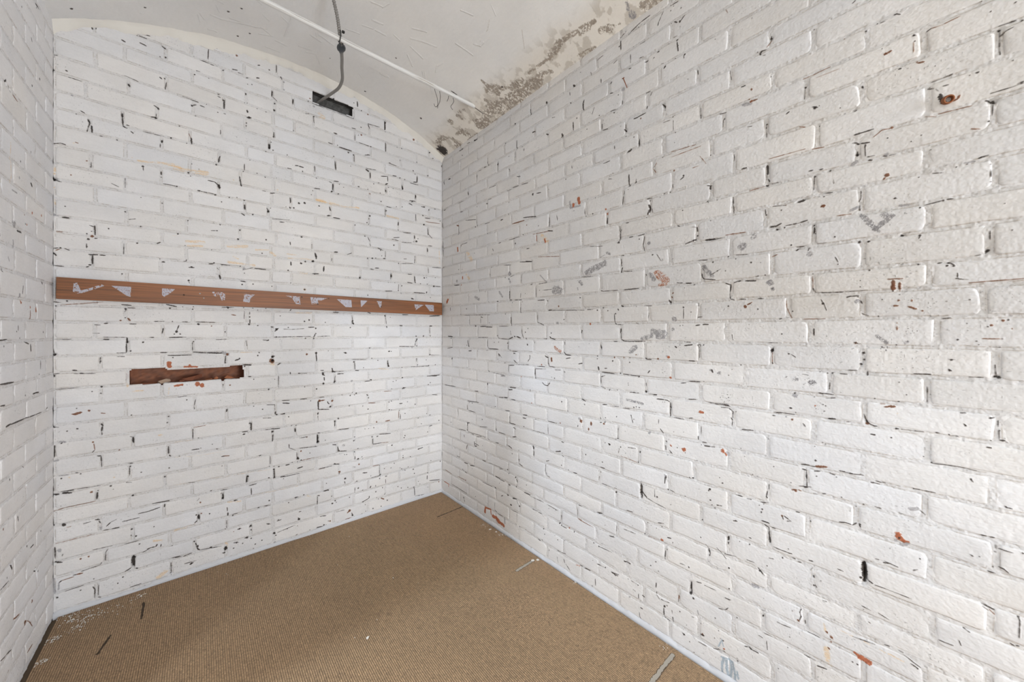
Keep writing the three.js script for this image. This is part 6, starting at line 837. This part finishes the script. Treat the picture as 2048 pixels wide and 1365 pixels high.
// ---------------------------------------------------------------- rod under the vault, armoured cable, wires
const V = (x, y, z) => new THREE.Vector3(x, y, z);
{
  const pos = []; const g = new THREE.CylinderGeometry(0.0105, 0.0105, 1.73, 20, 60); g.rotateZ(Math.PI / 2);
  const p = g.attributes.position; for (let i = 0; i < p.count; i++) { const x = p.getX(i), k = 1 + 0.12 * (fbm(x * 30, p.getY(i) * 90 + p.getZ(i) * 70) - 0.5); p.setY(i, p.getY(i) * k - 0.0025 * Math.sin((x + 0.865) / 1.73 * Math.PI)); p.setZ(i, p.getZ(i) * k); } g.computeVertexNormals();
  const P = new Paint(1.0, 0.25, 512); for (let iy = 0; iy < P.ny; iy++) for (let ix = 0; ix < P.nx; ix++) { const n = fbm(ix * 0.05, iy * 0.05), m = smooth(0.62, 0.74, fbm(ix * 0.03 + 70, iy * 0.08)), L = 226 + 20 * (n - 0.5) - 50 * m, q = (iy * P.nx + ix) * 4; P.c[q] = L; P.c[q + 1] = L - 2 - 6 * m; P.c[q + 2] = L - 5 - 14 * m; P.c[q + 3] = 255; P.z[iy * P.nx + ix] = n - 0.5; }
  const m = mesh('ceiling_rod', g, P.material(0.6, 0.002)); m.position.set(0.87, 2.588, 0.6); m.rotation.z = -0.012;
  top(m, 'thin white painted rod spanning straight below the ceiling', 'rod');
}
{
  const c = group('flexible_cable');
  const pts = [V(1.012, 2.612, -0.05), V(1.041, 2.622, 0.02), V(1.063, 2.622, 0.1), V(1.077, 2.620, 0.17), V(1.072, 2.617, 0.26), V(1.04, 2.613, 0.37), V(1.021, 2.612, 0.44), V(1.0, 2.607, 0.505), V(0.982, 2.603, 0.565), V(0.966, 2.612, 0.6), V(0.948, 2.648, 0.635), V(0.925, 2.69, 0.665), V(0.908, 2.722, 0.684), V(0.9, 2.739, 0.705), V(0.885, 2.741, 0.74), V(0.84, 2.738, 0.86)];
  const curve = new THREE.CatmullRomCurve3(pts), n = 720, rad = 10, g = new THREE.TubeGeometry(curve, n, 1, rad), p = g.attributes.position, nr = g.attributes.normal;
  const cen = i => curve.getPointAt(clamp(Math.floor(i / (rad + 1)) / n, 0, 1));
  for (let i = 0; i < p.count; i++) { const k = Math.floor(i / (rad + 1)) % 6, q = cen(i), r = 0.0072 + 0.0011 * Math.sin(k / 6 * Math.PI * 2) ; p.setXYZ(i, q.x + nr.getX(i) * r, q.y + nr.getY(i) * r, q.z + nr.getZ(i) * r); }
  g.computeVertexNormals(); mesh('armoured_sheath', g, std(0x8d8a86, 0.45, { metalness: 0.35 }), c);
  const kp = curve.getPointAt(0.575), kt = curve.getTangentAt(0.575), quat = new THREE.Quaternion().setFromUnitVectors(V(0, 1, 0), kt);
  const prof = [[0.0, -0.05], [0.009, -0.05], [0.0105, -0.043], [0.010, -0.036], [0.014, -0.028], [0.0195, -0.014], [0.0205, 0.0], [0.018, 0.016], [0.012, 0.03], [0.0095, 0.038], [0.0105, 0.043], [0.0095, 0.05], [0, 0.05]].map(a => new THREE.Vector2(a[0], a[1]));
  const k = mesh('connector', new THREE.LatheGeometry(prof, 28), std(0x43474c, 0.4, { metalness: 0.3 }), c); k.position.copy(kp); k.quaternion.copy(quat); k.scale.set(1, 0.8, 0.72);
  k.userData.label = 'dark grey teardrop connector';
  const tp = V(0.966, 2.59, 0.6), tie = mesh('tie', new THREE.TorusGeometry(0.02, 0.0022, 8, 28), std(0x1d1c1b, 0.6), c); tie.position.set(tp.x, tp.y + 0.006, tp.z); tie.rotation.y = Math.PI / 2; tie.scale.set(1, 1.25, 1);
  const kn = mesh('tie_knot', new RoundedBoxGeometry(0.012, 0.009, 0.011, 2, 0.002), std(0x1d1c1b, 0.6), c); kn.position.set(tp.x + 0.012, tp.y + 0.022, tp.z + 0.016);
  top(c, 'grey armoured flexible cable running from the wall recess up past the rod', 'cable');
}
const wires = [
  [[[1.476, 2.6, 0.588], [1.47, 2.576, 0.588], [1.485, 2.53, 0.59], [1.487, 2.499, 0.593], [1.478, 2.474, 0.6], [1.466, 2.466, 0.603], [1.460, 2.482, 0.6]], 'thin black wire hanging from the rod and hooked up at its end'],
  [[[1.492, 2.6, 0.588], [1.498, 2.588, 0.588], [1.505, 2.549, 0.59], [1.500, 2.512, 0.592], [1.485, 2.479, 0.596], [1.482, 2.465, 0.6]], 'longest thin wire bowing down from the rod beside the hooked one'],
  [[[1.568, 2.598, 0.588], [1.563, 2.584, 0.588], [1.556, 2.554, 0.59], [1.546, 2.533, 0.595]], 'shortest stub of wire below the rod, nearest the flaked plaster but one'],
  [[[1.59, 2.598, 0.588], [1.589, 2.58, 0.588], [1.594, 2.555, 0.59], [1.575, 2.52, 0.592], [1.573, 2.512, 0.593], [1.583, 2.499, 0.595]], 'kinked thin wire below the rod, closest to the right wall'],
];
for (const [pts, label] of wires) top(mesh('hanging_wire', new THREE.TubeGeometry(new THREE.CatmullRomCurve3(pts.map(p => V(...p))), 40, 0.0013, 6), std(0x3a2f28, 0.6)), label, 'wire', null, 'wires hanging from the rod');

// ---------------------------------------------------------------- small things on the right wall
{
  const n = group('rusty_nail'); const rust = std(0x7a4a33, 0.8);
  const s = mesh('shank', new THREE.CylinderGeometry(0.0022, 0.0016, 0.04, 10), rust, n); s.rotation.z = Math.PI / 2; const hd = mesh('head', new THREE.CylinderGeometry(0.0055, 0.0048, 0.003, 14), rust, n); hd.rotation.z = Math.PI / 2; hd.position.x = -0.021;
  n.position.set(W - 0.014, 2.262, 1.566); n.rotation.z = -0.75; top(n, 'rusty nail sticking out of the right wall near the ceiling', 'nail');
  const p = group('pipe_stub'); const prof = [[0.006, -0.03], [0.0095, -0.03], [0.0105, 0.0], [0.010, 0.009], [0.0085, 0.012], [0.006, 0.010], [0.0055, -0.02]].map(a => new THREE.Vector2(...a));
  const q = mesh('stub', new THREE.LatheGeometry(prof, 20), std(0x8a5330, 0.75, { side: THREE.DoubleSide }), p); q.rotation.z = Math.PI / 2; p.position.set(W - 0.002, 1.771, 2.44); p.rotation.set(0, 0.25, 0.3); top(p, 'rusty brown pipe stub broken off in a dark hole high on the right wall', 'pipe');
}
// ---------------------------------------------------------------- rubble in the wall hole, chips and flakes on the carpet
function chunk(seed, sx, sy, sz) { const r = rng(seed), pts = []; for (let i = 0; i < 16; i++) { const a = r() * 6.283, b = Math.acos(2 * r() - 1), k = 0.8 + 0.35 * r(); pts.push(V(Math.sin(b) * Math.cos(a) * sx * k, Math.cos(b) * sy * k, Math.sin(b) * Math.sin(a) * sz * k)); } return new ConvexGeometry(pts); }
const rubbleMats = { brick: std(0xb0704e, 0.95), pale: std(0xb49a86, 0.95), dark: std(0x84503a, 0.95) };
for (const [x, z, sx, sy, sz, ry, rz, m, label] of [
  [0.335, -0.028, 0.036, 0.011, 0.016, 0.1, 0.22, 'pale', 'flat buff slab of mortar tilted in the left half of the wall hole'],
  [0.44, -0.055, 0.045, 0.02, 0.03, 0.5, 0.1, 'dark', 'largest dull brown lump of rubble at the middle of the wall hole'],
  [0.535, -0.018, 0.012, 0.011, 0.01, 0.7, 0.4, 'brick', 'small orange cube of brick near the right end of the wall hole'],
  [0.595, -0.022, 0.03, 0.013, 0.014, 0.1, -0.08, 'brick', 'orange brick fragment lying at the right end of the wall hole'],
  [0.503, -0.022, 0.018, 0.006, 0.011, 0.2, 0.1, 'brick', 'low flat orange chip of brick left of the small cube in the wall hole'],
  [0.275, -0.02, 0.03, 0.006, 0.015, 0.3, 0.05, 'dark', 'thin brown brick flake at the left end of the wall hole'],
  [0.40, -0.03, 0.02, 0.008, 0.012, 1.1, 0.1, 'dark', 'small brown crumb of brick beside the buff slab in the wall hole'],
]) { const g = chunk(Math.round(x * 1000), sx, sy, sz); g.computeBoundingBox(); const o = mesh('brick_rubble', g, rubbleMats[m]); o.position.set(x, 0.953 + sy * 0.85, z); o.rotation.set(0, ry, rz); top(o, label, 'rubble', null, 'rubble in the wall hole'); }
const chipMat = std(0xe9e4dc, 0.8, { side: THREE.DoubleSide });
function flake(seed, a) { const r = rng(seed), s = new THREE.Shape(), n = 5; for (let i = 0; i < n; i++) { const t = i / n * 6.283 + r() * 0.6, k = a * (0.6 + 0.6 * r()); i ? s.lineTo(Math.cos(t) * k, Math.sin(t) * k * 0.7) : s.moveTo(Math.cos(t) * k, Math.sin(t) * k * 0.7); } const g = new THREE.ExtrudeGeometry(s, { depth: 0.0014, bevelEnabled: false }); g.rotateX(-Math.PI / 2); return g; }
for (const [x, z, a, label] of [[0.969, 0.97, 0.0085, 'white paint chip alone in the middle of the carpet'], [1.806, 0.662, 0.013, 'larger white paint chip by the foot of the right wall, near the bare red bricks'], [1.817, 0.707, 0.009, 'smaller white paint chip just this side of the larger one'],
  [1.795, 1.045, 0.011, 'pale crumb at the end of the grey carpet cut by the right wall'], [1.818, 1.062, 0.011, 'pale crumb between the grey carpet cut and the right wall']]) { const o = mesh('paint_chip', flake(Math.round(x * 5000 + z * 77), a), chipMat); o.position.set(x, 0.0022, z); o.rotation.set(0.06, x * 40, 0.05); top(o, label, 'paint chip', null, 'paint chips on the carpet'); }
{
  const r = rng(99), gs = [];
  const spots = [[0.06, 0.06, 0.05, 60], [0.12, 0.09, 0.05, 60], [0.09, 0.15, 0.04, 40], [0.035, 0.18, 0.025, 40], [0.035, 0.3, 0.02, 30], [0.26, 0.07, 0.03, 24], [0.2, 0.1, 0.06, 20], [1.80, 0.6, 0.04, 16], [1.82, 0.75, 0.025, 14], [1.83, 1.3, 0.02, 10], [0.6, 0.05, 0.2, 10], [1.1, 0.04, 0.25, 10], [1.82, 1.75, 0.03, 8], [1.0, 0.9, 0.7, 10]];
  for (const [x, z, sp, n] of spots) for (let i = 0; i < n; i++) { const g = flake(1000 + gs.length, 0.001 + 0.0035 * r() * r()); g.rotateX((r() - 0.5) * 0.8); g.rotateY(r() * 6); const px = clamp(x + (r() + r() - 1) * sp, 0.018, W - 0.018), pz = Math.max(0.016, z + (r() + r() - 1) * sp); g.translate(px, 0.0028, pz); gs.push(g); }
  top(mesh('paint_flakes', mergeGeometries(gs), chipMat), 'tiny white paint flakes scattered on the carpet, thickest in the left corner', 'paint flakes', 'stuff');
}
renderer.render(scene, camera);
